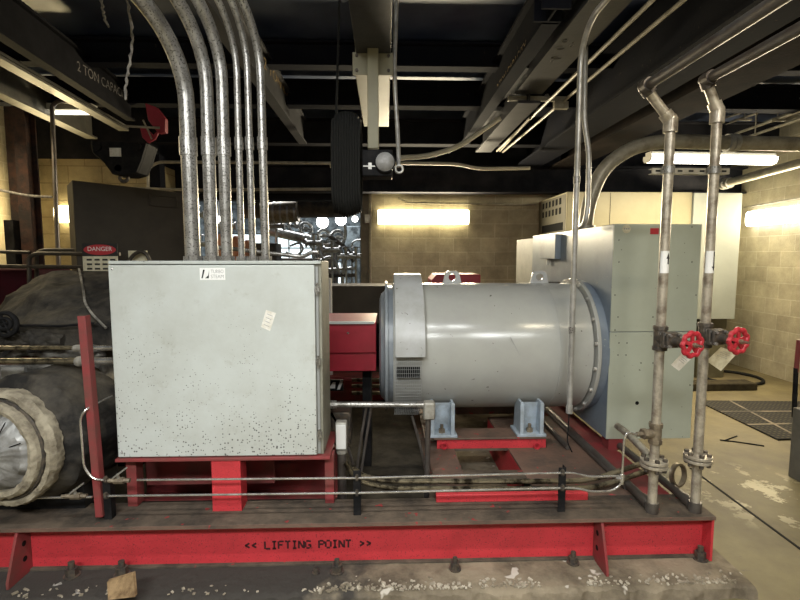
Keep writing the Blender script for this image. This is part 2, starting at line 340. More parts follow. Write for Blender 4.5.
# ------------------------------------------------------------------ setting
XL, XR, YB, YF = -4.4, 5.05, 7.0, -2.6
ZC = 3.35
def wall(name, x0, x1, y0, y1, z0, z1, mt): return struct(MB().box(x0, x1, y0, y1, z0, z1).build(name, mt, origin=(0, 0, 0), smooth=False))
wall('floor', XL-.2, XR+.2, YF-.2, 13.2, -.12, 0, 'floor')
wall('ceiling', XL-.2, XR+.2, YF-.2, 7.2, ZC, ZC+.1, 'deck')
XJ = PY(362, 230, YB).x
wall('wall_back', XJ, XR, YB, YB+.2, 0, 2.62, 'block_warm')
wall('wall_back_upper', XJ, XR, YB, YB+.2, 2.62, ZC, 'black_flat')  # upper wall band in a plain near-black colour
wall('wall_right', XR, XR+.2, YF-.2, YB+.2, 0, ZC, 'block_side')
wall('wall_left', XL-.2, XL, YF-.2, 7.2, 0, ZC, 'block_side')
wall('wall_front', XL-.2, XR+.2, YF-.2, YF, 0, ZC, 'block_plain')
wall('wall_back_left', XL, -2.85, 6.0, 7.2, 0, 2.72, 'block_yellow')
wall('wall_back_left_upper', XL, -2.85, 6.0, 7.2, 2.72, ZC, 'black_flat')  # same near-black colour over the left block wall
wall('wall_lintel', -2.85, XJ, YB, YB+.2, 2.36, ZC, 'black_flat')
# neighbouring room
wall('wall_annex_back', -4.6, 1.2, 12.9, 13.1, 0, 4.2, 'far_wall')
wall('wall_annex_left', -4.6, -4.4, 7.2, 13.1, 0, 4.2, 'far_wall')
wall('wall_annex_right', 1.0, 1.2, 7.2, 13.1, 0, 4.2, 'far_wall')
wall('ceiling_annex', -4.6, 1.2, 7.2, 13.1, 4.2, 4.3, 'far_dark')
wall('wall_annex_front', -4.6, 1.2, 7.2, 7.25, ZC, 4.3, 'block_plain')
# opening jamb column, brown
struct(MB().box(XJ-.02, XJ+.1, YB-.06, YB+.21, 0, 2.62).build('trim_1', 'jamb', bevel=.004))
# floor joint
a, b = PZ(690, 468, 0), PZ(815, 560, 0); d = (b-a)/2; s_ = V((0, 0, 1)).cross(d).normalized()
struct(MB().obox((a+b)/2+V((0, 0, .001)), d, s_*.008, (0, 0, .0015)).build('trim_2', 'slot_black', smooth=False))
# ------------------------------------------------------------------ roof joists (across) and header
def joist(name, label, y, z, x0, x1, h, w, mt, group=None):
    mb = MB(); ibeam(mb, (x0, y, z), (x1, y, z), h, w); o = mb.build(name, mt); tag(o, label, 'beam', group); return o
zh = PY(400, 193, 6.75).z
joist('header_beam', 'black header beam across the top of the back block wall', 6.75, zh, XL+.01, XR-.01, .36, .22, 'black_flat')
joist('roof_joist', 'dark cross joist under the deck, just in front of the header beam', 6.1, 2.93, -4.35, 5.0, .3, .16, 'beam_matte')
joist('roof_joist', 'dark cross joist in the middle of the roof with a lit lower edge', 5.0, 3.05, -4.35, 5.0, .25, .14, 'beam_black')
joist('roof_joist', 'nearest dark cross joist, between the conduits and the hanging hose', 4.2, 3.13, -4.35, 5.0, .2, .12, 'beam_black')
# runway beams (along)
def runway(name, label, x, z, y0, y1, h, w, mt, xe=None, group=None):
    mb = MB(); ibeam(mb, (x, y0, z), (x if xe is None else xe, y1, z), h, w, .022, .014); o = mb.build(name, mt); tag(o, label, 'beam', group); return o
o = runway('crane_beam', 'black crane beam with yellow capacity lettering beside the grey conduits', -.98, 2.9, -1.8, 5.95, .3, .09, 'beam_grey')
p0, p1 = PX(263, 62, -.97), PX(302, 112, -.97)
text('lettering', '2 TON CAPACITY', 'stencil_tan', o, ((p0+p1)/2), (p1-p0), (0, 0, 1), .12, .003, width=(p1-p0).length)
o = runway('crane_beam', 'black crane beam with faded lettering, right of the hanging hose', .965, 2.9, 2.9, 5.95, .3, .10, 'beam_black')
w0, w1 = PX(497, 90, .957), PX(526, 46, .957); text('lettering', '2 TON CAPACITY', 'stencil_tan', o, (w0+w1)/2, (w1-w0), (0, 0, 1), .11, .001, width=(w1-w0).length)
o = MB(); ibeam(o, (.93, 2.78, 2.5), (.94, 2.78, 2.5), .01, .01)
hp = MB(); hp.box(.86, 1.02, 2.72, 2.735, 2.9, ZC).box(.86, 1.02, 2.865, 2.88, 2.9, ZC).box(.934, .946, 2.735, 2.865, 2.9, ZC)
for zz in (2.96, 2.99): 
    for xx in (.9, .98): hp.cyl((xx, 2.7, zz), (xx, 2.722, zz), .009, n=6)
tag(hp.build('hanger_column', 'beam_black'), 'black bolted hanger column at the near end of the faded lettered beam', 'column')
o = runway('crane_beam', 'wide dark beam with chalk scribbles beside the faded lettered beam', 1.195, 2.9, -1.8, PZ(515, 94, 2.9).y, .25, .23, 'beam_grey')
# chalk scribbles under it
sc = MB()
for (px, py, w_, hh) in ((560, 48, .05, .012), (565, 41, .035, .01), (556, 58, .06, .008), (572, 45, .02, .02), (553, 60, .02, .025)):
    c = PZ(px, py, 2.8985); sc.tube([c+V((math.cos(t)*w_*.6, math.sin(t)*hh*2, 0)) for t in [k*.7 for k in range(8)]], .0018, 5)
sc.build('chalk_marks', 'stencil_white', o)
o = runway('crane_beam', 'narrower lit beam continuing behind the strut bracket toward the header', 1.2, 2.82, PZ(512, 103, 2.82).y, 5.95, .3, .19, 'beam_grey')
o = runway('roof_girder', 'deep dark girder along the right side above the white fixture', 1.93, 2.76, -1.8, 6.6, .45, .34, 'beam_black')
o = runway('roof_girder', 'rust brown girder nearest the right-hand wall', 2.4, 2.74, -1.8, 6.6, .45, .36, 'beam_rust')
# left crane beams
def skewbeam(pa, pb, z, h, w, mt, label):
    a, b = PZ(*pa, z), PZ(*pb, z); d = (b-a); a = a-d*.6
    mb = MB(); ibeam(mb, a, b, h, w, .02, .014); o = mb.build('crane_beam', mt); tag(o, label, 'beam'); return o, a, b
o, a_, b_ = skewbeam((0, 37), (131, 121), 2.9, .3, .08, 'beam_matte', 'black crane beam lettered 2 TON CAPACITY at the upper left')
dr = (b_-a_).normalized(); sd = V((dr.y, -dr.x, 0))
def onweb(px, py):
    d_ = ray(px, py); t_ = (a_+sd*.008-CAM).dot(sd)/d_.dot(sd); return CAM+d_*t_
w0, w1 = onweb(77, 66), onweb(129, 98); tc_ = (w0+w1)/2
text('lettering', '2 TON CAPACITY', 'stencil_white', o, tc_, (w1-w0), (0, 0, 1), .11, .001, width=(w1-w0).length)
LBD = dr
skewbeam((0, 62), (124, 131), 2.9, .05, .10, 'beam_painted_lit', 'slim steel bar with painted-in light running beside the lettered left beam')
skewbeam((0, 96), (92, 139), 2.9, .28, .12, 'beam_painted_lit', 'grey overhead beam with painted-in light at far upper left')
# small lit strip fixture far up left between the beams
fx = PZ(72, 113, 2.96)
t = thing('strip_light', 'small lit strip light between the two left overhead beams', 'light', fx+V((0, 0, .0)))
MB().box(fx.x-.22, fx.x+.22, fx.y-.05, fx.y+.05, fx.z+.02, fx.z+.08).build('housing', 'fixture_white', t); MB().cyl(fx+V((-.2, 0, 0)), fx+V((.2, 0, 0)), .016).build('lamp_tube', 'tube_dim', t)
# centre hanging beam
t = thing('trolley_beam', 'dark square overhead beam with bolted cream end plate at top centre', 'beam', (-.065, 3.0, 2.64))
MB().box(-.17, .04, -1.8, 2.99, 2.76, 2.98).build('beam_body', 'beam_grey', t, bevel=.004)
pl = MB().box(-.19, .05, 2.985, 3.0, 2.635, 2.765).build('end_plate', 'cream_side', t, bevel=.002)
for i in (-.165, .025):
    for k in (2.66, 2.745): MB().cyl((i, 2.975, k), (i, 2.99, k), .010, n=6).build('bolt', 'bolt_dark', t)
MB().box(-.175, .035, 3.0, 4.15, 2.64, 2.8).build('extension', 'cream_side', t, bevel=.004)
MB().box(-.17, .03, 4.0, 4.1, 2.8, ZC).build('hanger', 'beam_black', t)
t = thing('hanging_post', 'cream square post hanging below the bolted end plate', 'post', (-.065, 2.95, 2.18))
MB().box(-.1, -.035, 2.91, 2.975, 2.19, 2.76).build('tube_body', 'cream_side', t, bevel=.004)
# emergency light
e0 = PY(362, 178, 2.95); e1 = PY(395, 152, 2.95)
t = thing('emergency_light', 'black emergency lamp box with round lens hanging from the cream post', 'light', ((e0.x+e1.x)/2, 2.95, e0.z))
MB().box(e0.x, e1.x-.015, 2.88, 3.02, e0.z, e1.z).build('housing', 'black_metal', t, bevel=.008)
c = PY(385, 162, 2.86)
MB().lathe(c+V((0, .03, 0)), (0, -1, 0), [(0, .03), (0, .062), (.035, .062), (.04, .058), (.04, .0)], 24).build('lamp_head', 'black_metal', t)
MB().lathe(c+V((0, -.009, 0)), (0, -1, 0), [(0, .056), (.008, .045), (.012, .0)], 24).build('lens', 'silver_quilt', t)
q = PY(370, 166, 2.878); MB().box(q.x-.01, q.x+.01, 2.872, 2.882, q.z-.018, q.z+.018).box(q.x-.04, q.x+.045, 2.874, 2.882, q.z-.004, q.z+.002).build('latch', 'galv_plain', t)
# round little gauge right of it
g = PY(399, 169, 2.95); tag(MB().torus(g, (0, 1, 0), .022, .008).build('hook_ring', 'galv_plain'), 'small steel ring beside the emergency lamp', 'ring')
# conduit by centre (399,0)->(397,160)
a = PY(398, -30, 3.05); b = PY(394, 75, 3.05); cc = PY(396, 130, 3.05)
mb = MB().tube(fillet([(a.x, 3.05, ZC-.02), (b.x, 3.05, b.z), (cc.x+.01, 3.05, cc.z), (g.x, 2.98, g.z+.02)], .15), .013)
tag(mb.build('conduit', 'galv_plain'), 'thin steel conduit dropping beside the bolted cream end plate', 'conduit')
# curved light cable / pipe from centre to beam (400,160)->(470,140)
P_ = [PY(398, 158, 4.6), PY(430, 156, 4.6), PY(458, 147, 4.6), PY(476, 135, 4.6), PY(500, 118, 4.6)]
tag(MB().tube(fillet(P_, .3), .024).build('conduit', 'cream_pipe'), 'cream conduit curving up toward the faded lettered beam', 'conduit')
P_ = [PY(330, 166, 5.8), PY(400, 163, 5.8), PY(458, 164, 5.8), PY(478, 169, 5.8), PY(530, 168, 5.8)]
tag(MB().tube(fillet(P_, .2), .02).build('conduit', 'cream_pipe'), 'cream conduit running level along the front of the black header beam', 'conduit')
# hanging hose bundle: side by side loops seen edge on
t0 = PY(334, 216, 2.95); t1 = PY(361, 113, 2.95); n_ = 11; hb = MB()
for i in range(n_):
    f_ = (i+.5)/n_; x = t0.x+(t1.x-t0.x)*f_; e = (2*f_-1); zt = t1.z-.075*(1-math.sqrt(max(0, 1-e*e*.98))); zb = t0.z+.03*abs(e)
    r = .12; pts = []
    for k in range(33):
        a = 2*math.pi*k/32
        pts.append(V((x+.002*math.sin(k), 2.95+math.cos(a)*r, (zt-r if math.sin(a) > 0 else zb+r)+math.sin(a)*r)))
    hb.tube(pts, .0085, 8)
hb.tube([(t0.x+.02, 2.95, t1.z-.02), (t0.x+.06, 2.95, ZC)], .008, 6)
tag(hb.build('hose_bundle', 'rubber'), 'black bundle of looped hose hanging near the emergency lamp', 'hose bundle')
# ------------------------------------------------------------------ skid
Y0, ZT, ZP = 2.15, .312, .06
XE = PY(706, 540, 2.22).x; XF = PY(716, 514, Y0).x; XS = -2.55
def pad_mat():
    M = mat('pad_split', (.27, .225, .16), .9, col2=(.11, .09, .065), scale=3, lo=.42, hi=.62, specks=(.5, .46, .4), spscale=11, spth=.31, bump=1., bscale=20)
    nt = M.node_tree; N = nt.nodes; L = nt.links; B = N['Principled BSDF']; src = B.inputs['Base Color'].links[0].from_socket
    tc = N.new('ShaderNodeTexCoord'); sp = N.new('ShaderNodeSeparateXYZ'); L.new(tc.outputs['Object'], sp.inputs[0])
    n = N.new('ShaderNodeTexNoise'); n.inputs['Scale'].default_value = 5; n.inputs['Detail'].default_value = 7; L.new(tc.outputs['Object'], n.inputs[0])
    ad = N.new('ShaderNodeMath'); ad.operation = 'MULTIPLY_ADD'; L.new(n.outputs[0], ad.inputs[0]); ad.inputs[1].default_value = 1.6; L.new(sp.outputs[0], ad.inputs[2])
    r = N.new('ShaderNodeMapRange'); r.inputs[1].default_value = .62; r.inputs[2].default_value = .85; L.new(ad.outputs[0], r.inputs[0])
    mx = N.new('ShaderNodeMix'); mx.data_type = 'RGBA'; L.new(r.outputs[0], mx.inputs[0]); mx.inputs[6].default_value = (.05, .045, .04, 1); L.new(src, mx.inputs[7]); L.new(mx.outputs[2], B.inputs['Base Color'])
pad_mat()
# concrete pad with a chipped front edge
nx = 420; x0, x1 = XS-.2, XF+.1; vs = []; fs = []
def padrow(i, y, z, jy, jz): 
    x = x0+(x1-x0)*i/nx; q = V((x*4, y, z)); return (x, y+jy*noise.fractal(q*2.6, .8, 2, 6), max(.0, z+jz*noise.fractal(q*2.3+V((9, 0, 0)), .7, 2, 5)))
rows = [(2.0, -.01, .016, 0), (2.002, .03, .022, .004), (2.006, ZP-.012, .018, .008), (2.02, ZP-.002, .016, .008), (2.04, ZP, .008, .006), (2.07, ZP, 0, .005), (2.13, ZP, 0, .003), (5.3, ZP, 0, 0), (5.3, -.01, 0, 0)]
for i in range(nx+1):
    for rr in rows: vs.append(padrow(i, rr[0], rr[1], rr[2], rr[3]))
R_ = len(rows)
for i in range(nx):
    for k in range(R_-1): fs.append((i*R_+k, (i+1)*R_+k, (i+1)*R_+k+1, i*R_+k+1))
fs += [tuple(range(R_)), tuple(range(nx*R_, nx*R_+R_))[::-1]]
struct(MB().add(vs, fs).build('floor_pad', 'pad_split', origin=(0, 0, 0)))
tag(MB().box(-1.9, .30, 2.38, 4.88, ZP, ZP+.008).build('oil_film', 'oily_floor'), 'dark oily grime lying inside the red skid frame', 'grime', kind='stuff')
sk = thing('machine_skid', 'long red steel skid frame lettered LIFTING POINT under the generator', 'skid', (0, Y0, ZP))
fb = MB()
fb.box(XS, XE, 2.235, 2.25, ZP+.0, ZT-.018)
MB().box(XS, XE, 2.215, 2.32, ZP-.002, ZP+.010).build('bottom_flange', 'oily_deck', sk, bevel=.002)
fb = fb.build('front_beam', 'red_paint', sk, bevel=.002)
fl = MB().box(XS, XF, Y0, 2.37, ZT-.018, ZT).build('top_flange', 'oily_deck', sk, bevel=.002)
MB().box(XS, XF, Y0-.003, Y0+.001, ZT-.018, ZT-.001).build('flange_edge', 'brown_deck', sk)
# end gussets with holes
def gusset(px0, px1, name='gusset_plate'):
    g0 = PY(px0, 545, 2.2).x; g1 = PY(px1, 545, 2.2).x; mb = MB()
    gx_ = PY(px1 if px0 > 400 else px0, 545, 2.12).x; g0 = gx_
    mb.prism([(gx_, 2.236, ZP), (gx_, 2.085, ZP), (gx_, 2.085, ZP+.03), (gx_, 2.16, ZT-.018), (gx_, 2.236, ZT-.018)], (.012, 0, 0))
    return mb.build(name, 'red_dusty', sk, bevel=.001), g0, g1
for (q0, q1) in ((9, 32), (584, 604)):
    g_, g0, g1 = gusset(q0, q1)
    for zz in (.14, .215):
        fx_ = g0-.001 if q0 > 400 else g0+.013; MB().cyl((fx_-.0005, 2.19, zz), (fx_+.0005, 2.19, zz), .013, n=16).build('hole', 'slot_black', g_)
MB().box(XE-.012, XE, Y0+.02, 2.37, ZP+.012, ZT-.018).build('end_plate', 'red_paint', sk)
# stencil lettering on web
GL = {'L': [((0, 1), (0, 0)), ((.12, 0), (.6, 0))], 'I': [((.3, 1), (.3, 0)), ((.1, 1), (.5, 1)), ((.1, 0), (.5, 0))], 'F': [((0, 1), (0, 0)), ((.12, 1), (.6, 1)), ((.12, .52), (.45, .52))],
      'T': [((.3, 1), (.3, 0)), ((0, 1), (.22, 1)), ((.38, 1), (.6, 1))], 'N': [((0, 1), (0, 0)), ((.6, 1), (.6, 0)), ((.1, .9), (.5, .1))], 'G': [((.6, .9), (.45, 1)), ((.4, 1), (.12, 1)), ((0, .85), (0, .15)), ((.12, 0), (.45, 0)), ((.6, .1), (.6, .45)), ((.6, .45), (.35, .45))],
      'P': [((0, 1), (0, 0)), ((.12, 1), (.5, 1)), ((.6, .9), (.6, .6)), ((.5, .5), (.12, .5))], 'O': [((0, .85), (0, .15)), ((.6, .85), (.6, .15)), ((.12, 1), (.48, 1)), ((.12, 0), (.48, 0))],
      '<': [((.55, .8), (.1, .5)), ((.1, .5), (.55, .2))], '>': [((.1, .8), (.55, .5)), ((.55, .5), (.1, .2))]}
s0 = PY(244, 545.5, 2.235); s1 = PY(372, 541.5, 2.235); body = '<< LIFTING POINT >>'; adv = (s1.x-s0.x)/len(body); hh = .036; mb = MB()
for i, ch in enumerate(body):
    for (a, b) in GL.get(ch, []):
        p = V((s0.x+(i+.1+a[0]*1.25)*adv, 2.2338, s0.z-hh/2+a[1]*hh)); q = V((s0.x+(i+.1+b[0]*1.25)*adv, 2.2338, s0.z-hh/2+b[1]*hh))
        d = (q-p)/2; mb.obox((p+q)/2, d+d.normalized()*.001, V((0, 1, 0)).cross(d).normalized()*.0045, (0, .0006, 0))
mb.build('lettering', 'stencil_black', fb, smooth=False)
# side beams, cross members, decking
XI = PZ(640, 505, ZT).x
mb = MB(); ibeam(mb, (XI+.13, 2.37, ZP), (XI+.13, 5.1, ZP), ZT-ZP, .17, .018, .012); mb.build('side_beam', 'red_dusty', sk)
xm0, xm1, xm2 = PZ(430, 462, ZT).x, PZ(459, 462, ZT).x, PZ(517, 462, ZT).x
mb = MB(); ibeam(mb, ((xm0+xm1)/2, 2.37, ZP), ((xm0+xm1)/2, 5.1, ZP), ZT-ZP, xm1-xm0, .016, .012); mb.build('side_beam', 'brown_deck', sk)
mb = MB(); mb.box(xm2, xm2+.013, 2.68, 3.62, ZP, ZT-.016); mb.build('web_plate', 'red_paint', sk)
MB().box(xm2, XI+.04, 2.37, 3.62, ZT-.016, ZT).build('deck_plate', 'brown_deck', sk, bevel=.002)
MB().box(xm1, xm2, 2.37, 2.44, ZT-.016, ZT).box(xm1, xm2, 2.54, 2.68, ZT-.016, ZT).box(xm1, xm2, 3.0, 3.25, ZT-.016, ZT).build('deck_plate', 'oily_deck', sk)
MB().box(XS, XE, 4.9, 5.1, ZP, ZT).build('rear_beam', 'red_dusty', sk)
a = PY(436, 505, 2.33).x; b = PY(587, 505, 2.33).x
MB().box(a, b, 2.32, 2.35, ZT, ZT+.04).build('stop_bar', 'red_paint', sk, bevel=.003)
# pedestal under generator feet
YP = 3.0; ZPD = .389; pa = PY(437, 444, YP).x; pb = PY(546, 444, YP).x
MB().box(pa, pb, YP, YP+.016, ZT, ZPD-.012).build('pedestal_face', 'red_paint', sk, bevel=.002)
MB().box(pa-.02, pb+.02, YP-.015, YP+.16, ZPD-.012, ZPD).build('pedestal_top', 'brown_deck', sk, bevel=.002)
MB().box(pa-.02, pb+.02, 3.68, 3.8, ZT, ZPD).build('pedestal_top', 'brown_deck', sk, bevel=.002)
for px in (444, 537):
    c = PY(px, 446, YP-.02); MB().torus(c, (0, 1, 0), .018, .007, 16, 6).build('shackle', 'wheel_red', sk)
# legs of the control box: parts of the skid
YX, YXB = 2.28, 2.60
bl, br_, bt, bb = PY(120.5, 457, YX).x-.012, PY(319.5, 360, YX).x, PY(200, 262.5, YX).z, PY(200, 457.5, YX).z
for (q0, q1, yy, dd) in ((212, 241, 2.27, .1), (325, 334, 2.33, .06), (127, 137, 2.33, .07)):
    a, b = PY(q0, 490, yy).x, PY(q1, 490, yy).x
    mb = MB()
    if q1-q0 > 20: mb.box(a, b, yy, yy+.012, ZT, bb-.015).box(a, a+.012, yy, yy+dd, ZT, bb-.015).box(b-.012, b, yy, yy+dd, ZT, bb-.015)
    else: mb.box(a, b, yy, yy+dd, ZT, bb-.015)
    mb.build('support_leg', 'red_paint' if q1-q0 > 20 else 'red_dusty', sk, bevel=.002)
MB().box(bl-.01, PY(330, 458, 2.27).x, 2.27, YXB+.01, bb-.015, bb).build('box_shelf', 'red_dusty', sk, bevel=.002)
mb = MB(); ibeam(mb, (-1.5, 2.95, ZP), (-.3, 2.95, ZP), .33, .2); mb.build('cross_member', 'red_dusty', sk)
MB().box(-1.32, -.62, 2.6, 2.62, ZT-.02, bb-.03).build('back_plate', 'red_dusty', sk)
# plate at left below the insulated end
a, b = PY(0, 512, 2.45), PY(92, 512, 2.45)
MB().add([(a.x-.6, 2.40, ZT+.0), (b.x, 2.40, ZT), (b.x-.12, 2.75, ZT+.13), (a.x-.6, 2.75, ZT+.13), (a.x-.6, 2.40, ZT-.01), (b.x, 2.40, ZT-.01), (b.x-.12, 2.75, ZT+.12), (a.x-.6, 2.75, ZT+.12)], [(0, 1, 2, 3), (4, 5, 6, 7), (0, 1, 5, 4), (1, 2, 6, 5), (2, 3, 7, 6), (3, 0, 4, 7)]).build('sloping_plate', 'red_dusty', sk)
# anchor bolts: parts of the skid
for (px, py, k) in ((72, 570, 1.2), (122, 569, 1.2), (316, 567, .6), (337, 566, 1.1), (455, 563, 1), (573, 557, 1), (700, 553, 1.15)):
    c = PZ(px, py+6, ZP); c.y = max(c.y, 2.115); mb = MB(); 
    mb.cyl(c, c+V((0, 0, .006)), .03*k, n=16).cyl(c+V((0, 0, .006)), c+V((0, 0, .034*k)), .022*k, n=6).cyl(c+V((0, 0, .034*k)), c+V((0, 0, .058*k)), .012*k, n=10)
    mb.build('anchor_bolt', 'bolt_dark', sk)
# red raking post left of the box, part of skid
p, q = PY(81, 316, 2.2), PY(99, 517, 2.2); d = (q-p)/2; hw = .0145
MB().obox((p+q)/2, d, V((1, 0, 0))*hw, (0, .004, 0)).obox((p+q)/2+V((hw, .018, 0)), d, (.004, 0, 0), (0, .02, 0)).build('raking_post', 'red_dusty', sk, bevel=.001)
# ------------------------------------------------------------------ control box
bx = thing('control_box', 'large light grey electrical control box with speckled door at left centre', 'electrical box', ((bl+br_)/2, (YX+YXB)/2, bb))
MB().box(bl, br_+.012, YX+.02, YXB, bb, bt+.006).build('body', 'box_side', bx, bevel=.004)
MB().box(bl, br_-.018, YX, YX+.02, bb+.004, bt-.012).build('door', 'box_door', bx, bevel=.005)
MB().box(bl, br_+.012, YX+.004, YX+.03, bt-.008, bt+.008).build('drip_lip', 'box_grey', bx, bevel=.003)
MB().box(br_-.014, br_-.002, YX+.008, YX+.02, bb+.01, bt-.02).build('hinge_strip', 'mesh_grey', bx)
for py in (289, 362, 435):
    c = PY(317, py, YX-.002); MB().cyl((br_-.008, YX, c.z-.03), (br_-.008, YX, c.z+.03), .006, n=10).box(br_-.017, br_+.004, YX-.004, YX+.012, c.z-.014, c.z+.014).build('hinge', 'galv', bx)
a, b = PY(200, 280, YX-.001), PY(225, 268, YX-.001)
sk1 = MB().box(a.x, b.x, YX-.0015, YX, a.z, b.z).build('logo_sticker', 'sticker', bx); sk1['label'] = 'white maker sticker at the top of the door'
w_ = b.x-a.x; h_ = b.z-a.z
text('lettering', 'TURBO', 'ink_grey', sk1, (a.x+w_*.69, YX-.0015, a.z+h_*.7), (1, 0, 0), (0, 0, 1), h_*.42, .0006, width=w_*.5)
text('lettering', 'STEAM', 'ink_grey', sk1, (a.x+w_*.69, YX-.0015, a.z+h_*.28), (1, 0, 0), (0, 0, 1), h_*.42, .0006, width=w_*.5)
yy = YX-.0016; lx = a.x+w_*.06; lz = a.z+h_*.14; u_ = h_*.72
MB().prism([(lx, yy, lz), (lx+u_*.16, yy, lz), (lx+u_*.42, yy, lz+u_), (lx+u_*.22, yy, lz+u_)], (0, -.0006, 0)).prism([(lx+u_*.42, yy, lz), (lx+u_*.86, yy, lz), (lx+u_*.92, yy, lz+u_*.95), (lx+u_*.8, yy, lz+u_*.35)], (0, -.0006, 0)).build('emblem', 'ink', sk1, smooth=False)
q4 = [PY(px, py, YX-.001) for (px, py) in ((261, 327), (266, 310), (276, 313), (270, 331))]
tg = MB().prism(q4, (0, -.001, 0)).build('paper_tag', 'paper', bx); tg['label'] = 'small tilted white paper label on the door'
for i in range(4):
    c = q4[0].lerp(q4[1], .2+.2*i).lerp(q4[3].lerp(q4[2], .2+.2*i), .5); d = (q4[3]-q4[0])*.3; e = (q4[1]-q4[0]).normalized()
    MB().obox(c+V((0, -.0014, 0)), d, e*.0012, (0, .0003, 0)).build('print_line', 'ink_grey', tg)
for (zz, xx) in ((bt-.03, bl+.02), (bb+.03, bl+.02)): MB().ball((xx, YX, zz), .006, 8).build('door_screw', 'galv', bx)
# ------------------------------------------------------------------ rigid conduits rising from the box
YC = 2.48
names = ['thickest galvanised conduit, leftmost of the six rising from the control box', 'second galvanised conduit from the left above the control box', 'third galvanised conduit from the left above the control box',
         'thin galvanised conduit, fourth from the left above the control box', 'thin galvanised conduit, fifth from the left above the control box', 'rightmost galvanised conduit of the six rising from the control box']
CD = [(193, 187.6, 7.3, 105), (212, 208, 6, 88), (227, 223.4, 5.5, 82), (241.7, 238.5, 3.1, 74), (252.8, 249, 3.2, 70), (265.6, 262, 3.9, 76)]
for i, (xb, xt, hw, ys) in enumerate(CD):
    p0 = PY(xb, 256, YC); p1 = PY(xt, 130, YC); xs_ = p0.x; r = hw/480*YC; R = .44; zs = PY(xt, ys, YC).z
    dx, dy = -.42, -.91; pts = [V((xs_, YC, bt)), V((p1.x, YC, zs))]
    for k in range(1, 13):
        a = math.pi/2*k/12; h = R*(1-math.cos(a)); pts.append(V((p1.x+dx*h, YC+dy*h, zs+R*math.sin(a))))
    pts.append(pts[-1]+V((dx, dy, 0))*1.5)
    t = thing('rigid_conduit', names[i], 'conduit', (xs_, YC, bt+.006))
    MB().tube(pts, r, 20).build('tube_body', 'galv', t)
    for yy_ in (137.5,):
        c = PY(xt+.2, yy_, YC); ax = (p0-p1).normalized()
        MB().cyl(c-ax*.001, c-ax*.001+ax*(.09 if i < 3 else .06), r+.005, n=20).build('coupling', 'galv', t)
    MB().cyl((xs_, YC, bt+.007), (xs_, YC, bt+.03), r+.012, n=8).build('locknut', 'galv', t)
# ------------------------------------------------------------------ generator
YG, ZG, RG = 3.4, .923, .4425
def gx(px, py=357, yy=2.97): return PY(px, py, yy).x
x_l, x_s0, x_s1, x_r = gx(392), gx(395), gx(424.5), PY(610, 330, 2.95).x-.075
gen = thing('generator', 'large grey cylindrical generator with lifting lugs on red skid', 'generator', ((x_l+x_r)/2, YG, ZPD))
C0 = V((0, YG, ZG)); FR = (0, -1, 0)
def cx(x): return V((x, YG, ZG))
MB().lathe(cx(x_s0-.01), (1, 0, 0), [(0, RG-.06), (0, RG-.004), (.01, RG), (x_r-x_s0-.01, RG), (x_r-x_s0, RG-.01)], 96).build('barrel', 'gen_grey', gen, ang=25)
MB().torus(cx(PY(556, 350, 3.05).x), (1, 0, 0), RG-.0045, .006, 96, 6).build('seam_ring', 'gen_grey', gen)
# half wrap cover on the near upper side
MB().lathe(cx(x_s0), (1, 0, 0), [(0, RG+.002), (0, RG+.07), (x_s1-x_s0, RG+.07), (x_s1-x_s0, RG+.002)], 48, -math.pi, -.03, FR).build('wrap_cover', 'shroud_grey', gen, bevel=.002, ang=25)
# wire guard below it
mb = MB(); ra = RG+.045; g0_, g1_ = -1, 74
for k in range(15):
    x = x_s0+(x_s1-x_s0-.02)*k/14; mb.tube([(x, YG-ra*math.cos(a), ZG-ra*math.sin(a)) for a in [math.radians(g0_+(g1_-g0_)*j/16) for j in range(17)]], .0012, 4)
for k in range(26):
    a = math.radians(g0_+(g1_-g0_)*k/25); y, z = YG-ra*math.cos(a), ZG-ra*math.sin(a); mb.tube([(x_s0, y, z), (x_s1-.02, y, z)], .0012, 4)
mb.build('wire_guard', 'mesh_grey', gen)
MB().box(x_s0+.01, x_s1-.03, YG-RG-.004, YG-RG+.03, ZG-.13, ZG-.06).build('vent_opening', 'slot_black', gen)
# end bell at drive end
xb0 = gx(379)
MB().lathe(cx(xb0), (1, 0, 0), [(0, .1), (0, RG-.11), (.012, RG-.075), (.035, RG-.055), (.05, RG-.02), (x_s0-xb0-.01, RG-.02), (x_s0-xb0-.01, .12)], 72).build('end_bell', 'bell_blue', gen, ang=30)
MB().lathe(cx(xb0+.04), (1, 0, 0), [(0, RG-.1), (0, RG+.012), (.016, RG+.012), (.016, RG-.1)], 72).build('bell_flange', 'bell_blue', gen)
MB().lathe(cx(xb0-.06), (1, 0, 0), [(0, .05), (0, .12), (.06, .17), (.06, .05)], 40).build('bearing_cap', 'black_metal', gen)
# rear flange with bolts
fr = MB().lathe(cx(x_r-.005), (1, 0, 0), [(0, RG-.05), (0, RG+.032), (.025, RG+.032), (.025, RG-.05)], 96).build('rear_flange', 'gen_grey', gen, bevel=.003)
MB().lathe(cx(x_r+.026), (1, 0, 0), [(0, RG-.06), (0, RG+.015), (.052, RG+.015), (.052, RG-.06)], 96).build('adapter_ring', 'encl_side', gen)
for k in range(18):
    a = 2*math.pi*(k+.5)/18; c = V((x_r-.02, YG-math.cos(a)*(RG+.016), ZG+math.sin(a)*(RG+.016)))
    MB().cyl(c, c+V((.02, 0, 0)), .013, n=6).build('flange_bolt', 'galv_plain', fr)
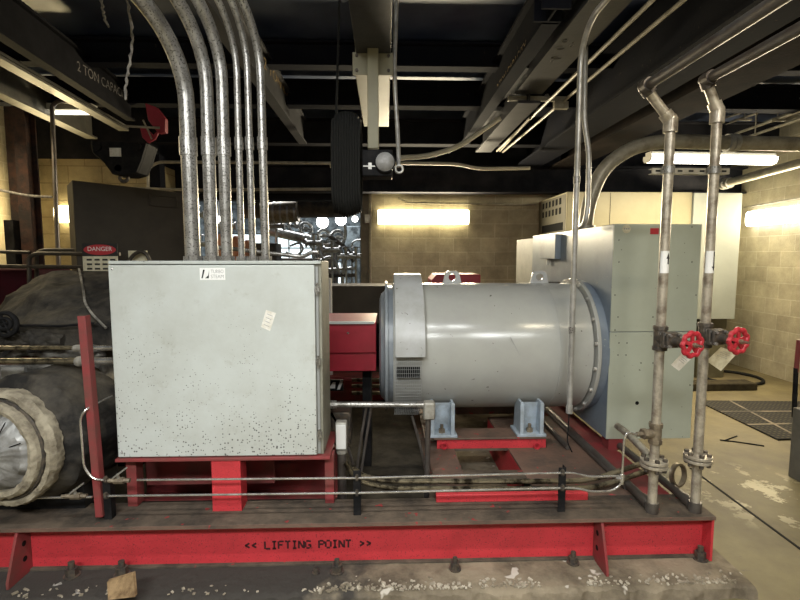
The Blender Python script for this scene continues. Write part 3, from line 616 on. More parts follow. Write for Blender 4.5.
# lifting lugs
for px in (452, 539):
    x = PY(px, 280, YG).x; zt = ZG+RG; d = .045
    pr = [V((x-.072, YG, zt-.03)), V((x-.05, YG, zt+.072)), V((x-.036, YG, zt+.085)), V((x+.036, YG, zt+.085)), V((x+.05, YG, zt+.072)), V((x+.072, YG, zt-.03))]
    lg = MB(); n = 20; ring = [V((x+.026*math.cos(2*math.pi*k/n), YG, zt+.042+.026*math.sin(2*math.pi*k/n))) for k in range(n)]
    outer = []
    for k in range(n):
        a = 2*math.pi*k/n; dx_, dz_ = math.cos(a), math.sin(a)
        best = 9
        for i in range(6):
            p, q = pr[i], pr[(i+1) % 6]; ex, ez = q.x-p.x, q.z-p.z; den = dx_*ez-dz_*ex
            if abs(den) < 1e-9: continue
            t_ = ((p.x-x)*ez-(p.z-zt-.042)*ex)/den; s_ = ((p.x-x)*dz_-(p.z-zt-.042)*dx_)/den
            if t_ > 0 and -1e-6 <= s_ <= 1+1e-6: best = min(best, t_)
        outer.append(V((x+dx_*best, YG, zt+.042+dz_*best)))
    vs = [v+V((0, -.012, 0)) for v in outer+ring]+[v+V((0, .012, 0)) for v in outer+ring]; fs = []
    for k in range(n):
        j = (k+1) % n; fs += [(k, j, n+j, n+k), (2*n+k, 3*n+k, 3*n+j, 2*n+j), (k, 2*n+k, 2*n+j, j), (n+k, n+j, 3*n+j, 3*n+k)]
    lg.add(vs, fs).build('lifting_lug', 'shroud_grey', gen)
MB().tube([(PY(545, 283, YG).x, YG, ZG+RG), (PY(560, 283, YG).x, YG, ZG+RG)], .01, 6).build('grease_fitting', 'bolt_dark', gen)
# feet
for (px) in (442, 530):
    c = PY(px, 437, YP+.03).x; zt = .615; w = .065
    ft = MB()
    for sgn in (-1, 1):
        x = c+sgn*w; ft.prism([(x-.008*1, YP+.005, ZPD+.014), (x-.008, YP+.0, zt-.0), (x-.008, YP+.14, zt), (x-.008, YP+.17, ZPD+.014)], (.016, 0, 0))
        ft.obox((x, YP+.0, (ZPD+zt)/2), (.012, 0, 0), (0, .006, 0), (0, 0, (zt-ZPD)/2-.005))
    ft.prism([(c-w, YP+.10, ZPD+.014), (c-w, YP+.07, zt-.02), (c-w, YP+.08, zt-.02), (c-w, YP+.11, ZPD+.014)], (2*w, 0, 0))
    ft.box(c-w-.03, c+w+.03, YP-.01, YP+.17, ZPD, ZPD+.016)
    fo = ft.build('mounting_foot', 'foot_blue', gen, bevel=.002)
    MB().cyl((c, YP+.045, ZPD+.016), (c, YP+.045, ZPD+.04), .022, n=6).cyl((c, YP+.045, ZPD+.04), (c, YP+.045, ZPD+.07), .011, n=10).build('foot_bolt', 'brass_dull', fo)
for px in (442, 530):
    c = PY(px, 437, YP+.03).x; MB().box(c-.07, c+.07, 3.66, 3.8, ZPD, .63).build('mounting_foot', 'foot_blue', gen)
MB().cyl((gx(510, 337), 2.962, PY(510, 337, 2.962).z), (gx(520, 356), 2.958, PY(520, 356, 2.958).z), .0014, n=5).build('scratch', 'ink_grey', gen)
# ------------------------------------------------------------------ red coupling guard + shaft
cg = thing('coupling_guard', 'dark red boxed coupling guard between control box and generator', 'guard', (-.2, 3.4, .7))
z0, z1, z2 = PY(350, 372, 3.12).z, PY(350, 353, 3.12).z, PY(350, 323, 3.12).z
xg0, xg1 = -.75, PY(376, 340, 3.12).x
MB().box(xg0, xg1, 3.12, 3.68, z1, z2).build('upper_box', 'red_guard', cg, bevel=.004)
MB().box(xg0, xg1, 3.14, 3.66, z0, z1).build('lower_box', 'red_guard', cg, bevel=.004)
MB().box(xg0, xg1-.01, 3.10, 3.12, z2-.004, z2+.012).build('rim', 'shroud_grey', cg)
MB().ball(PY(348, 333, 3.118), .008, 8).build('screw', 'galv', cg)
tag(MB().cyl((xg1, YG, ZG), (xb0-.06, YG, ZG), .07, n=24).build('drive_shaft', 'bolt_dark'), 'dark shaft joining the red coupling guard to the generator', 'shaft')
MB().box(-.6, -.5, 3.25, 3.6, ZP, z0).box(-.16, -.10, 3.3, 3.6, ZP, z0).build('guard_stand', 'black_metal', cg)
# ------------------------------------------------------------------ terminal enclosure
XC = PY(610, 330, 2.95).x; YE0 = 2.95; ze0 = PY(606, 439, YE0).z; ze1 = PY(617, 224, YE0).z; XC2 = PY(696, 330, YE0).x
YE1 = PX(533, 234, XC).y; YE2 = PX(515, 237, XC).y
en = thing('terminal_enclosure', 'tall grey green sheet metal enclosure at the right end of the generator', 'enclosure', ((XC+XC2)/2, 3.8, ze0))
MB().box(XC, XC2, YE0+.004, YE1, ze0, ze1).build('body', 'encl_side', en, bevel=.004)
MB().box(XC+.02, XC2, YE1, YE2, ze0, ze1-.02).build('rear_section', 'encl_rear', en, bevel=.004)
zs_ = PY(630, 332, YE0).z; xs_ = PY(660, 300, YE0).x
for (a, b, c, d) in ((XC, XC2, zs_+.003, ze1), (XC, xs_-.002, ze0, zs_-.002), (xs_+.002, XC2, ze0, zs_-.002)):
    MB().box(a, b, YE0-.004, YE0+.004, c, d).build('front_panel', 'encl_front', en, bevel=.002)
for (px, py) in ((619, 240), (619, 262), (615, 295), (692, 262), (692, 227), (618, 317), (653, 317), (615, 330), (654, 330), (619, 343), (627, 343), (618, 355), (626, 355), (641, 363), (653, 363), (696, 295), (690, 385)):
    c = PY(px, py, YE0-.004); MB().ball(c, .0045, 6).build('rivet', 'ink', en)
c = PY(637, 403, YE0-.004); MB().cyl(c, c+V((0, -.002, 0)), .012, n=16).build('knockout_hole', 'slot_black', en)
c = PY(626.5, 229, YE0-.004); st = MB().cyl(c, c+V((0, -.002, 0)), .026, n=24).build('round_sticker', 'paper_yellow', en); st['label'] = 'round yellow white sticker'
for k in (-1, 0, 1): MB().box(c.x+k*.013-.004, c.x+k*.013+.004, c.y-.003, c.y-.002, c.z-.003, c.z+.006).build('print_mark', 'ink_grey', st)
c = PY(654.5, 231, YE0-.004); st = MB().box(c.x-.027, c.x+.027, c.y-.002, c.y, c.z-.02, c.z+.017).build('red_label', 'ink_red', en); st['label'] = 'small red label'
a = PX(542, 235, XC-.04); b = PX(556, 259, XC-.04)
jb = MB().box(XC-.05, XC, b.y, a.y, b.z, ze1-.02).build('junction_box', 'encl_side', en, bevel=.004)
c = PX(548, 262, XC-.02); MB().cyl((c.x, c.y, b.z), (c.x, c.y, b.z-.05), .014, n=10).build('cable_gland', 'pvc_white', jb)
# its stand on the skid
for yy in (2.95, 4.6):
    MB().box(XC+.02, XC+.12, yy, yy+.1, ZT, ze0).build('stand', 'red_dusty', en)
MB().box(XC2-.08, XC2-.03, 4.7, 4.76, 0, ze0).build('stand', 'black_metal', en)
# ------------------------------------------------------------------ risers with gate valves
YRS = 2.20
def riser(pxm, Y, top, elb, up, yfl, yval, label, lv, arrow_up, vlen, fl2=None):
    x = PY(pxm, 330, Y).x; r = .0215
    zt = PY(*top, Y).z; e = PY(*elb, Y); zf = PY(pxm, yfl, Y).z; zv = PY(pxm, yval, Y).z
    t = thing('riser_pipe', label, 'pipe', (x, Y, ZT))
    MB().cyl((x, Y, zv+.05), (x, Y, zt), r, n=20).build('upper_pipe', 'steel_pipe', t)
    MB().cyl((x, Y, ZT+.01), (x, Y, zv-.05), r, n=20).build('lower_pipe', 'steel_pipe', t)
    # elbows
    el = V((x, Y, zt)); 
    MB().cyl((x, Y, zt-.05), (x, Y, zt-.0), r+.009, n=20).ball((x, Y, zt+.006), r+.009, 14).cyl(el+(e-el).normalized()*.012, el+(e-el).normalized()*.045, r+.008, n=20).build('elbow', 'steel_pipe', t)
    MB().cyl(el, e, r, n=20).build('offset_pipe', 'steel_pipe', t)
    MB().cyl(e-(e-el).normalized()*.04, e-(e-el).normalized()*.01, r+.009, n=20).ball(e, r+.01, 14).cyl(e, e+V((0, -.045, 0)), r+.009, n=20).build('elbow', 'dark_pipe', t)
    MB().cyl(e, (e.x, -1.9, e.z), r*1.04, n=24).build('overhead_pipe', 'dark_pipe', t)
    # flange pair
    for k, dz in enumerate((-.008, .012)):
        f = MB().lathe((x, Y, zf+dz-.007), (0, 0, 1), [(0, r), (0, .062), (.014, .062), (.014, r)], 32).build('pipe_flange', 'steel_pipe', t, bevel=.001)
        if k:
            for q in range(6):
                a = q*math.pi/3+.3; c = V((x+.047*math.cos(a), Y+.047*math.sin(a), zf)); MB().cyl(c+V((0, 0, .019)), c+V((0, 0, .032)), .011, n=6).cyl(c+V((0, 0, -.034)), c+V((0, 0, -.016)), .010, n=6).cyl(c+V((0, 0, -.03)), c+V((0, 0, .03)), .006, n=6).build('flange_bolt', 'bolt_dark', f)
    MB().cyl((x, Y, ZT), (x, Y, ZT+.05), r+.008, n=20).build('base_coupling', 'dark_pipe', t)
    # arrow sticker wrapped on the pipe
    za, zb = PY(pxm, 251, Y).z, PY(pxm, 273, Y).z
    sk_ = MB().lathe((x, Y, zb), (0, 0, 1), [(0, r+.0006), (za-zb, r+.0006)], 20, -1.25, 1.0, (0, -1, 0), close=False).build('arrow_sticker', 'sticker', t)
    def wrap(u, z): a = u/r; return V((x+(r+.0012)*math.sin(a), Y-(r+.0012)*math.cos(a), z))
    h = za-zb; zm = (za+zb)/2; s_ = 1 if arrow_up else -1
    if arrow_up: vs = [wrap(.004, zm-s_*h*.1), wrap(.013, zm-s_*h*.1), wrap(.013, zm+s_*h*.15), wrap(.019, zm+s_*h*.15), wrap(.0085, zm+s_*h*.42), wrap(-.002, zm+s_*h*.15), wrap(.004, zm+s_*h*.15)]
    else: vs = [wrap(.006, zm-s_*h*.47), wrap(.014, zm-s_*h*.47), wrap(.014, zm+s_*h*.2), wrap(.02, zm+s_*h*.2), wrap(.010, zm+s_*h*.42), wrap(-.001, zm+s_*h*.2), wrap(.006, zm+s_*h*.2)]
    mb = MB(); mb.add(vs, [tuple(range(7))]).build('arrow', 'ink', sk_, smooth=False)
    # valve
    D = V((.24, -.97, 0)).normalized(); U = V((0, 0, 1)); W = D.cross(U)
    c = V((x, Y, zv)); v = thing('gate_valve', lv, 'valve', (x, Y, zv-.05))
    MB().cyl(c-U*.052, c+U*.052, .03, n=8).cyl(c-U*.058, c-U*.04, .034, n=8).cyl(c+U*.04, c+U*.058, .034, n=8).cyl(c, c+D*.05, .03, n=20).build('valve_body', 'bolt_dark', v, bevel=.002)
    bn = MB().obox(c+D*.052, D*.010, W*.04, U*.036).obox(c+D*.073, D*.007, W*.036, U*.034).cyl(c+D*.075, c+D*vlen, .022, .014, n=16).build('bonnet', 'bolt_dark', v, bevel=.003)
    for i in (-1, 1):
        for j in (-1, 1): q = c+W*i*.028+U*j*.026; MB().cyl(q+D*.035, q+D*.092, .007, n=8).build('bonnet_bolt', 'galv', bn)
    hc = c+D*(vlen+.012); R = .050
    wh = MB(); n = 72; pts = []
    for k in range(n+1):
        a = 2*math.pi*k/n; rr = R+.0035*math.cos(9*a); pts.append(hc+(W*math.cos(a)+U*math.sin(a))*rr)
    wh.tube(pts, .0105, 10)
    for k in range(5):
        a = 2*math.pi*k/5+.3; wh.obox(hc+(W*math.cos(a)+U*math.sin(a))*R*.55, (W*math.cos(a)+U*math.sin(a))*R*.42, (U*math.cos(a)-W*math.sin(a))*.008, D*.004)
    wh.cyl(hc-D*.01, hc+D*.01, .015, n=16); wh.build('handwheel', 'wheel_red', v)
    MB().cyl(hc+D*.008, hc+D*.02, .011, n=6).cyl(hc, hc+D*.05, .006, n=12).build('stem', 'brass_dull', v)
    return x, t, v, hc
x1_, R1, V1, h1 = riser(660.5, YRS, (671.5, 121), (645, 87), 0, 463, 338, 'left of the two steel risers on the skid corner, up arrow sticker', 'left red-wheeled gate valve with a white paper tag', True, .165)
x2_, R2, V2, h2 = riser(705, YRS, (719, 112), (706, 80), 0, 458, 335, 'right of the two steel risers on the skid corner, down arrow sticker', 'right red-wheeled gate valve with a larger cream paper tag', False, .155)
def ptag(name, quad, Y, m_, label, hc):
    q = [PY(px, py, Y) for px, py in quad]; o = MB().prism(q, (0, .001, 0)).build(name, m_)
    tag(o, label, 'tag')
    top = (q[1]+q[2])/2+V((0, 0, -.008)); w = MB().tube([top, (top+hc)/2+V((.004, 0, .003)), hc+V((-.0, .02, -.04))], .0009, 5).build('tie_wire', 'galv', o)
    e = (q[0]-q[1]).normalized(); f = (q[2]-q[1]); 
    for i in range(4):
        c = q[1]+f*.5+e*(.018+.01*i); MB().obox(c+V((0, -.0006, 0)), f*(.3 if i % 2 else .2), e*.0009, (0, .0003, 0)).build('handwriting', 'ink_grey', o)
ptag('paper_tag', [(671, 365), (684, 351), (692.5, 357.5), (679, 371)], 2.23, 'paper', 'white paper tag tied to the left red handwheel', h1)
ptag('paper_tag', [(706.5, 361), (721, 347), (737.5, 353), (721, 371)], 2.23, 'paper_yellow', 'cream paper tag tied to the right red handwheel', h2)
# clamp rail joining the two risers
a, b = PY(652, 171, 2.23), PY(729, 170, 2.23)
t = thing('strut_channel', 'short perforated strut channel clamped behind the two risers', 'bracket', (a+b)/2)
MB().box(a.x, b.x, 2.225, 2.233, a.z-.013, a.z+.013).box(a.x, b.x, 2.233, 2.26, a.z-.013, a.z-.010).box(a.x, b.x, 2.233, 2.26, a.z+.010, a.z+.013).build('rail', 'galv_warm', t)
for k in range(7):
    c = a.x+(b.x-a.x)*(k+.5)/7; MB().box(c-.012, c+.010, 2.2235, 2.226, a.z-.004, a.z+.004).build('slot', 'slot_black', t)
for x in (x1_, x2_): MB().lathe((x, YRS, a.z-.016), (0, 0, 1), [(0, .0215), (0, .027), (.032, .027), (.032, .0215)], 20).build('pipe_clamp', 'galv', t)
# union tee at riser 1 with side branch
zu = PY(658, 433, YRS).z
t = thing('pipe_union', 'brass coloured pipe tee on the left riser above its flange', 'fitting', (x1_, YRS, zu-.05))
MB().cyl((x1_, YRS, zu-.045), (x1_, YRS, zu+.045), .027, n=20).cyl((x1_, YRS, zu-.05), (x1_, YRS, zu-.03), .032, n=8).cyl((x1_, YRS, zu+.03), (x1_, YRS, zu+.05), .032, n=8).build('tee_body', 'brass_dull', t)
MB().cyl((x1_, YRS, zu), (x1_-.055, YRS-.01, zu), .022, n=16).cyl((x1_-.045, YRS-.005, zu), (x1_-.07, YRS-.01, zu), .026, n=6).cyl((x1_-.07, YRS-.01, zu), (x1_-.10, YRS-.015, zu), .012, n=6).build('reducer', 'brass_dull', t)
# short pipe behind (625,432)->(655,457)
a, b = PY(627, 433, 2.75), PY(656, 462, 2.4)
tag(MB().tube(fillet([a+V((0, .12, 0)), a, b, b+V((0, -.06, -.02))], .05), .021, 14).build('branch_pipe', 'steel_pipe'), 'short steel branch pipe ending behind the left riser flange', 'pipe')
# thin tubing loop from the tee down to the lower lines
YT = 2.18
def tub(name, pts, r, m_, label, cat='tubing', rad=.04, grp=None):
    o = MB().tube(fillet(pts, rad), r, 10).build(name, m_); return tag(o, label, cat, grp)
A = lambda px, py, Y=YT: PY(px, py, Y)
tub('steel_tubing', [V((x1_-.10, YRS-.015, zu)), A(627, 432), A(624, 440), A(622, 478)], .0055, 'tubing', 'bright thin tube looping from the brass coloured tee to the lower lines', rad=.05)
tub('steel_tubing', [A(137, 480), A(357, 478), A(562, 473), A(574, 473), A(590, 477), A(621, 476)], .0052, 'tubing', 'upper of the two bright thin tubes along the skid front')
tub('steel_tubing', [A(106, 496), A(357, 493), A(562, 488), A(577, 488), A(592, 492), A(612, 491), A(622, 484), A(622, 470)], .0052, 'tubing', 'lower of the two bright thin tubes along the skid front')
tub('steel_tubing', [A(-60, 499), A(64, 497.5), A(92, 497)], .0052, 'tubing', 'thin tube running from the insulated vessel end to a small valve')
tub('steel_tubing', [A(112, 396, 2.35), A(86, 409), A(80, 418), A(84, 468), A(93, 479), A(104, 480)], .0055, 'tubing', 'thin tube curving down beside the red raking post')
MBx = MB().box(*[0]*0) if False else None
c = A(622, 478); tag(MB().cyl(c+V((0, 0, -.018)), c+V((0, 0, .018)), .011, n=6).cyl(c+V((-.03, 0, 0)), c, .010, n=6).cyl(c+V((0, 0, -.03)), c+V((.0, 0, -.018)), .009, n=8).build('tube_fitting', 'tubing'), 'small tube tee fitting left of the left riser flange', 'fitting')
# little tube valves at left
def tvalve(px, py, label):
    c = A(px, py); v = thing('needle_valve', label, 'valve', c)
    MB().cyl(c+V((-.05, 0, 0)), c+V((.05, 0, 0)), .010, n=6).cyl(c+V((-.022, 0, 0)), c+V((.022, 0, 0)), .016, n=8).cyl(c+V((-.065, 0, 0)), c+V((-.045, 0, 0)), .008, n=8).build('valve_body', 'brass_dull', v)
    MB().cyl(c, c+V((.0, -.01, .035)), .007, n=8).obox(c+V((.012, -.012, .042)), V((.032, 0, .024)), V((-.002, 0, .003)), (0, .006, 0)).build('lever', 'galv', v)
tvalve(119, 480.5, 'small lever valve on the upper thin tube beside the black bracket')
tvalve(76, 496, 'small lever valve on the lower thin tube left of the red raking post')
# black bracket posts
for px, y0_, y1_, lab in ((107, 478, 527, 'black bracket post beside the red raking post'), (357, 470, 521, 'black bracket post carrying the thin tubes at the skid middle'), (562, 467, 517, 'black bracket post carrying the thin tubes near the right of the skid')):
    c0, c1 = A(px, y0_, 2.222), A(px, y1_, 2.222)
    t = thing('tube_bracket', lab, 'bracket', (c0.x, 2.23, ZT))
    MB().box(c0.x-.018, c0.x+.018, 2.212, 2.218, ZT, c0.z).box(c0.x+.013, c0.x+.018, 2.218, 2.25, ZT, c0.z).build('angle_post', 'black_metal', t, bevel=.001)
    for py in ((480, 496) if px == 107 else ((478, 493) if px == 357 else (473, 488))):
        q = A(px, py); MB().cyl(q+V((-.006, -.004, 0)), q+V((.006, -.004, 0)), .013, n=12).cyl(q+V((0, -.004, .016)), q+V((0, -.02, .016)), .007, n=6).build('tube_clamp', 'bolt_dark', t)
# twin greasy pipes along skid
B2 = lambda px, py, Y=2.41: PY(px, py, Y)
tub('greasy_pipe', [B2(352, 467), B2(362, 476), B2(385, 481), B2(470, 481.5), B2(590, 481), B2(646, 462)], .0145, 'greasy_pipe', 'upper of two greasy pipes behind the bright thin tubes', 'pipe', .12)
tub('greasy_pipe', [B2(345, 462), B2(358, 481), B2(385, 488), B2(470, 489), B2(592, 489), B2(650, 470)], .0145, 'greasy_pipe', 'lower of two greasy pipes behind the bright thin tubes', 'pipe', .12)
# horizontal pipes running back from the riser bases
for (x, lab) in ((x1_, 'dark pipe running back along the skid from the left riser base'), (x2_, 'dark pipe running back along the skid from the right riser base')):
    tag(MB().cyl((x, YRS+.02, ZT+.026), (x, 4.9, ZT+.026), .022, n=16).cyl((x, YRS+.02, ZT+.026), (x, YRS+.08, ZT+.026), .028, n=16).build('base_pipe', 'dark_pipe'), lab, 'pipe')
xx = PY(560, 425, 3.1).x; zz = PY(560, 425, 3.1).z
tag(MB().cyl((xx, 2.95, ZT+.02), (xx, 4.8, ZT+.02), .016, n=12).build('drain_pipe', 'dark_pipe'), 'short thin dark pipe receding just right of the right generator foot', 'pipe')
tag(MB().cyl((XI+.01, 2.42, ZT+.016), (XI+.01, 4.88, ZT+.016), .016, n=12).build('drain_pipe', 'dark_pipe'), 'long thin dark pipe receding along the inner edge of the right skid beam', 'pipe')
# hose clamp ring leaning by the risers
c = PY(678, 475, 2.42); d = V((.45, -.88, .12)).normalized()
tag(MB().lathe(c-d*.012, d, [(0, .052), (0, .062), (.008, .058), (.016, .058), (.024, .062), (.024, .052), (0, .052)], 32, close=False).build('ring_clamp', 'brass_dull'), 'round metal ring clamp leaning between the two risers', 'ring')
# paper scrap behind
c = PY(666, 474, 2.6); tag(MB().obox(c, (.03, 0, .005), (0, .002, 0), (.004, 0, .028)).build('paper_scrap', 'paper_yellow'), 'cream paper scrap behind the left riser flange', 'paper')
# vertical conduits in front of generator
YV = 2.86
pts = [PY(574.5, 428, YV)] + [PY(577, 50, YV)]
xv = PY(574.5, 250, YV).x; zb_ = PY(572, 410, YV).z; ztp = 2.64
t = thing('rigid_conduit', 'tall thin conduit crossing in front of the generator barrel', 'conduit', (xv, YV, zb_))
arc = [V((xv, YV, zb_)), V((xv, YV, ztp))]+[V((xv+.0*(1-math.cos(a)), YV-.22*(1-math.cos(a)), ztp+.22*math.sin(a))) for a in [math.pi/2*k/10 for k in range(1, 11)]]
arc.append(arc[-1]+V((.0, -4, 0)))
MB().tube(arc, .0165, 14).build('tube_body', 'galv_plain', t)
MB().cyl((xv, YV, zb_-.02), (xv, YV, zb_+.03), .021, n=8).build('end_fitting', 'galv_plain', t)
MB().tube(fillet([(xv, YV, zb_-.01), PY(568, 430, YV), PY(567, 442, YV), PY(572, 452, YV)], .05), .004, 6).build('flexible_wire', 'black_metal', t)
for py in (180, 330): 
    z = PY(575, py, YV).z; MB().cyl((xv, YV, z-.02), (xv, YV, z+.02), .0195, n=14).build('coupling', 'galv', t)
YW = 3.2
pts = [PY(584.5, 60, YW), PY(584, 122, YW), PY(589, 150, YW), PY(588, 205, YW), PY(585, 224, YW), PY(586, 234, YW+.0)]
pts[-1] = V((pts[-2].x, YW+.1, ze1)); pts[0].z = ZC-.3
tub('rigid_conduit', pts, .017, 'galv_plain', 'second thin conduit bending behind the tall one onto the enclosure top', 'conduit', .1)
# big conduit sweeping over the enclosure
YB_ = 3.6; P_ = [PY(585, 232, YB_)]; P_[0].z = ze1
P_ += [PY(588, 205, YB_), PY(602, 168, YB_), PY(632, 147, YB_), PY(662, 141, YB_), PY(735, 143, YB_), PY(900, 146, YB_)]
t = thing('large_conduit', 'large grey conduit arching from the enclosure top to the right', 'conduit', P_[0])
MB().tube(fillet(P_, .25, 6), .052, 24).build('tube_body', 'galv_warm', t)
c = PY(731, 143, YB_); MB().cyl(c+V((-.035, 0, 0)), c+V((.0, 0, 0)), .066, n=24).cyl(c+V((.005, 0, 0)), c+V((.04, 0, 0)), .066, n=24).build('flange_coupling', 'galv_plain', t)
MB().cyl(P_[0], P_[0]+V((0, 0, .03)), .07, n=20).build('base_flange', 'galv_plain', t)
# conduit pairs right of centre, along beams
for i, (pa, pb, lab, r) in enumerate((((600, 51), (497, 151), 'upper of the long thin conduits crossing the strut bracket', .013), ((604, 67), (503, 152), 'lower of the long thin conduits crossing the strut bracket', .013))):
    q0 = PZ(*pa, 2.86); q1 = PZ(*pb, 2.86); d = (q1-q0); q0 = q0-d*.55; 
    tag(MB().tube([q0, q1], r, 10).build('conduit', 'galv_warm'), lab, 'conduit')
q0 = PZ(530, 118, 2.84); q1 = PZ(500, 151, 2.84); tag(MB().tube([q0, q1], .012, 8).build('conduit', 'galv_warm'), 'short thin conduit left of the long conduits past the strut bracket', 'conduit')
a, b = PZ(508, 98, 2.885), PZ(562, 104, 2.885); yb = a.y
t = thing('strut_bracket', 'pale strut bracket under the overhead beams carrying conduits', 'bracket', ((a.x+b.x)/2, yb, 2.86))
MB().box(a.x, b.x-.02, yb-.02, yb+.02, 2.862, 2.898).build('channel', 'galv_warm', t, bevel=.002)
MB().box(b.x-.12, b.x, yb-.015, yb+.03, 2.80, 2.86).build('clamp_plate', 'galv_warm', t, bevel=.002)
MB().ball(((a.x+b.x)/2+.07, yb-.01, 2.90), .02, 10).build('clamp_nut', 'galv', t)
# conduit bundle at the upper right
for i, (pa, pb, r, lab) in enumerate((((800, 93), (682, 134), .014, 'topmost slim conduit at the upper right near the wall'), ((800, 99), (686, 138), .014, 'second slim conduit from the top at the upper right'), ((800, 111), (735, 134), .016, 'third slim conduit from the top at the upper right'), ((800, 119), (742, 139), .016, 'fourth slim conduit from the top at the upper right'))):
    q0, q1 = PX(*pa, 4.3), PX(*pb, 4.3); d = q1-q0
    tag(MB().tube([q0-d*.8, V((4.3, min(q1.y, 6.6), q1.z))], r, 8).build('conduit', 'galv_warm'), lab, 'conduit')
for i, px in enumerate((745, 778)):
    q = PX(px, 112, 4.3); tag(MB().tube([(4.3, q.y, ZC), (4.3, q.y, q.z-.08)], .006, 6).box(4.22, 4.38, q.y-.02, q.y+.02, q.z-.1, q.z-.08).build('hanger_rod', 'galv_warm'), ['threaded hanger rod holding the slim conduits, left one', 'threaded hanger rod holding the slim conduits, right one'][i], 'hanger')
q0, q1 = PX(800, 163, 4.6), PX(724, 184, 4.6)
t = thing('steam_pipe', 'thick grey pipe along the right wall above its light', 'pipe', q1)
MB().tube([q0-(q1-q0)*.8, q1], .05, 20).build('pipe_body', 'galv_warm', t); MB().cyl(q1+V((0, -.04, 0)), q1+V((0, .02, 0)), .075, n=20).cyl(q1+V((0, -.12, 0)), q1+V((0, -.08, 0)), .07, n=20).build('end_flange', 'galv_plain', t)
q0, q1 = PX(800, 198, 5.02), PX(742, 208, 5.02)
tag(MB().tube([q0-(q1-q0)*.8, q1], .012, 8).build('wall_conduit', 'galv_warm'), 'thin conduit along the right wall just above the wall light', 'conduit')
# ------------------------------------------------------------------ light fixtures
def fixture(name, label, a, b, m_, w=.07, h=.06, mount='up', nrm=V((0, 0, 1)), power=0, col=(1, .85, .55)):
    a, b = V(a), V(b); c = (a+b)/2; d = (b-a)/2; du = d.normalized(); s = du.cross(nrm).normalized()
    t = thing(name, label, 'light', c)
    MB().obox(c+nrm*h*.75, d*1.0, s*w*.75, nrm*h*.28).build('housing', 'fixture_white', t, bevel=.004)
    # wrap diffuser, rounded
    prof = [(-w, h*.45), (-w, -h*.1), (-w*.7, -h*.45), (0, -h*.55), (w*.7, -h*.45), (w, -h*.1), (w, h*.45)]
    MB().prism([c-d+s*u+nrm*v for u, v in prof], d*2).build('diffuser', m_, t, ang=50)
    for sg in (-1, 1): MB().prism([c+d*sg+s*u*1.02+nrm*v*1.02 for u, v in prof], du*sg*.012).build('end_cap', 'fixture_white', t)
    if power:
        l = bpy.data.lights.new('fixture_lamp', 'AREA'); l.shape = 'RECTANGLE'; l.size = d.length*2; l.size_y = w*1.8; l.energy = power; l.color = col
        o = bpy.data.objects.new('fixture_lamp', l); COL.objects.link(o); o.parent = t
        zax = nrm; xax = du; yax = zax.cross(xax); mm = Matrix((xax, yax, zax)).transposed().to_4x4(); mm.translation = -nrm*(h*.6+.01); o.matrix_local = mm
    return t
a, b = PY(378, 217, 6.9), PY(469, 217, 6.9)
fixture('wall_light', 'warm lit tube light on the back block wall behind the generator', (a.x, 6.93, a.z), (b.x, 6.93, b.z), 'tube_warm', .1, .07, nrm=V((0, 1, 0)), power=85, col=(1, .86, .6))
a, b = PY(648, 159, 5.0), PY(772, 161, 5.0)
fixture('ceiling_light', 'long white tube light hanging behind the two risers', a, b, 'tube_white', .075, .07, power=58, col=(1, .84, .56))
for xq in (a.x+.15, b.x-.15): pass
for xq, w_ in ((a.x+.2, 'left'), (b.x-.2, 'right')): tag(MB().cyl((xq, 5.0, a.z+.05), (xq, 5.0, ZC), .005, n=6).build('hanger_rod', 'galv_warm'), w_+' thin rod hanging the long tube light behind the risers', 'hanger')
a, b = PX(748, 219, 4.98), PX(812, 213, 4.98)
fixture('wall_light', 'bright tube light on the right-hand block wall', (4.98, a.y, a.z), (4.98, a.y-1.3, a.z), 'tube_white', .1, .07, nrm=V((1, 0, 0)), power=50, col=(1, .84, .56))
a, b = PY(56, 214, 5.93), PY(75, 214, 5.93)
fixture('wall_light', 'small square glowing wall light at far left', (a.x, 5.93, a.z), (b.x, 5.93, b.z), 'tube_warm', .1, .08, nrm=V((0, 1, 0)), power=30, col=(1, .8, .42))
# room lights over the front of the skid, above the frame
for i, (x, y, p, lab) in enumerate(((-.35, .75, 45, 'ceiling tube light above the left front of the skid'), (2.05, .75, 55, 'ceiling tube light above the right front of the skid'), (-1.2, -1.3, 120, 'ceiling tube light near the front wall, left one'), (1.0, -1.3, 115, 'ceiling tube light near the front wall, right one'))):
    fixture('ceiling_light', lab, (x-.65, y, 3.18), (x+.65, y, 3.18), 'tube_cool', .05 if y > 0 else .3, .07, power=p, col=(.98, 1, .98) if x < 2 else (1, .86, .6))
# added unseen area lamp, aimed upward to brighten the roof deck
l = bpy.data.lights.new('deck_fill_light', 'AREA'); l.shape = 'RECTANGLE'; l.size = 1.2; l.size_y = .1; l.energy = 14; l.color = (.9, .95, 1)
o = bpy.data.objects.new('deck_fill_light', l); COL.objects.link(o); o.location = (-.35, .75, 3.24); o.rotation_euler = (math.pi, 0, 0)
# left side: lit above the left beams
fixture('ceiling_light', 'ceiling tube light at far left beyond the insulated casing', (-4.0, 4.2, 2.75), (-3.5, 4.2, 2.75), 'tube_dim', .08, .07, power=16, col=(1, .82, .5))
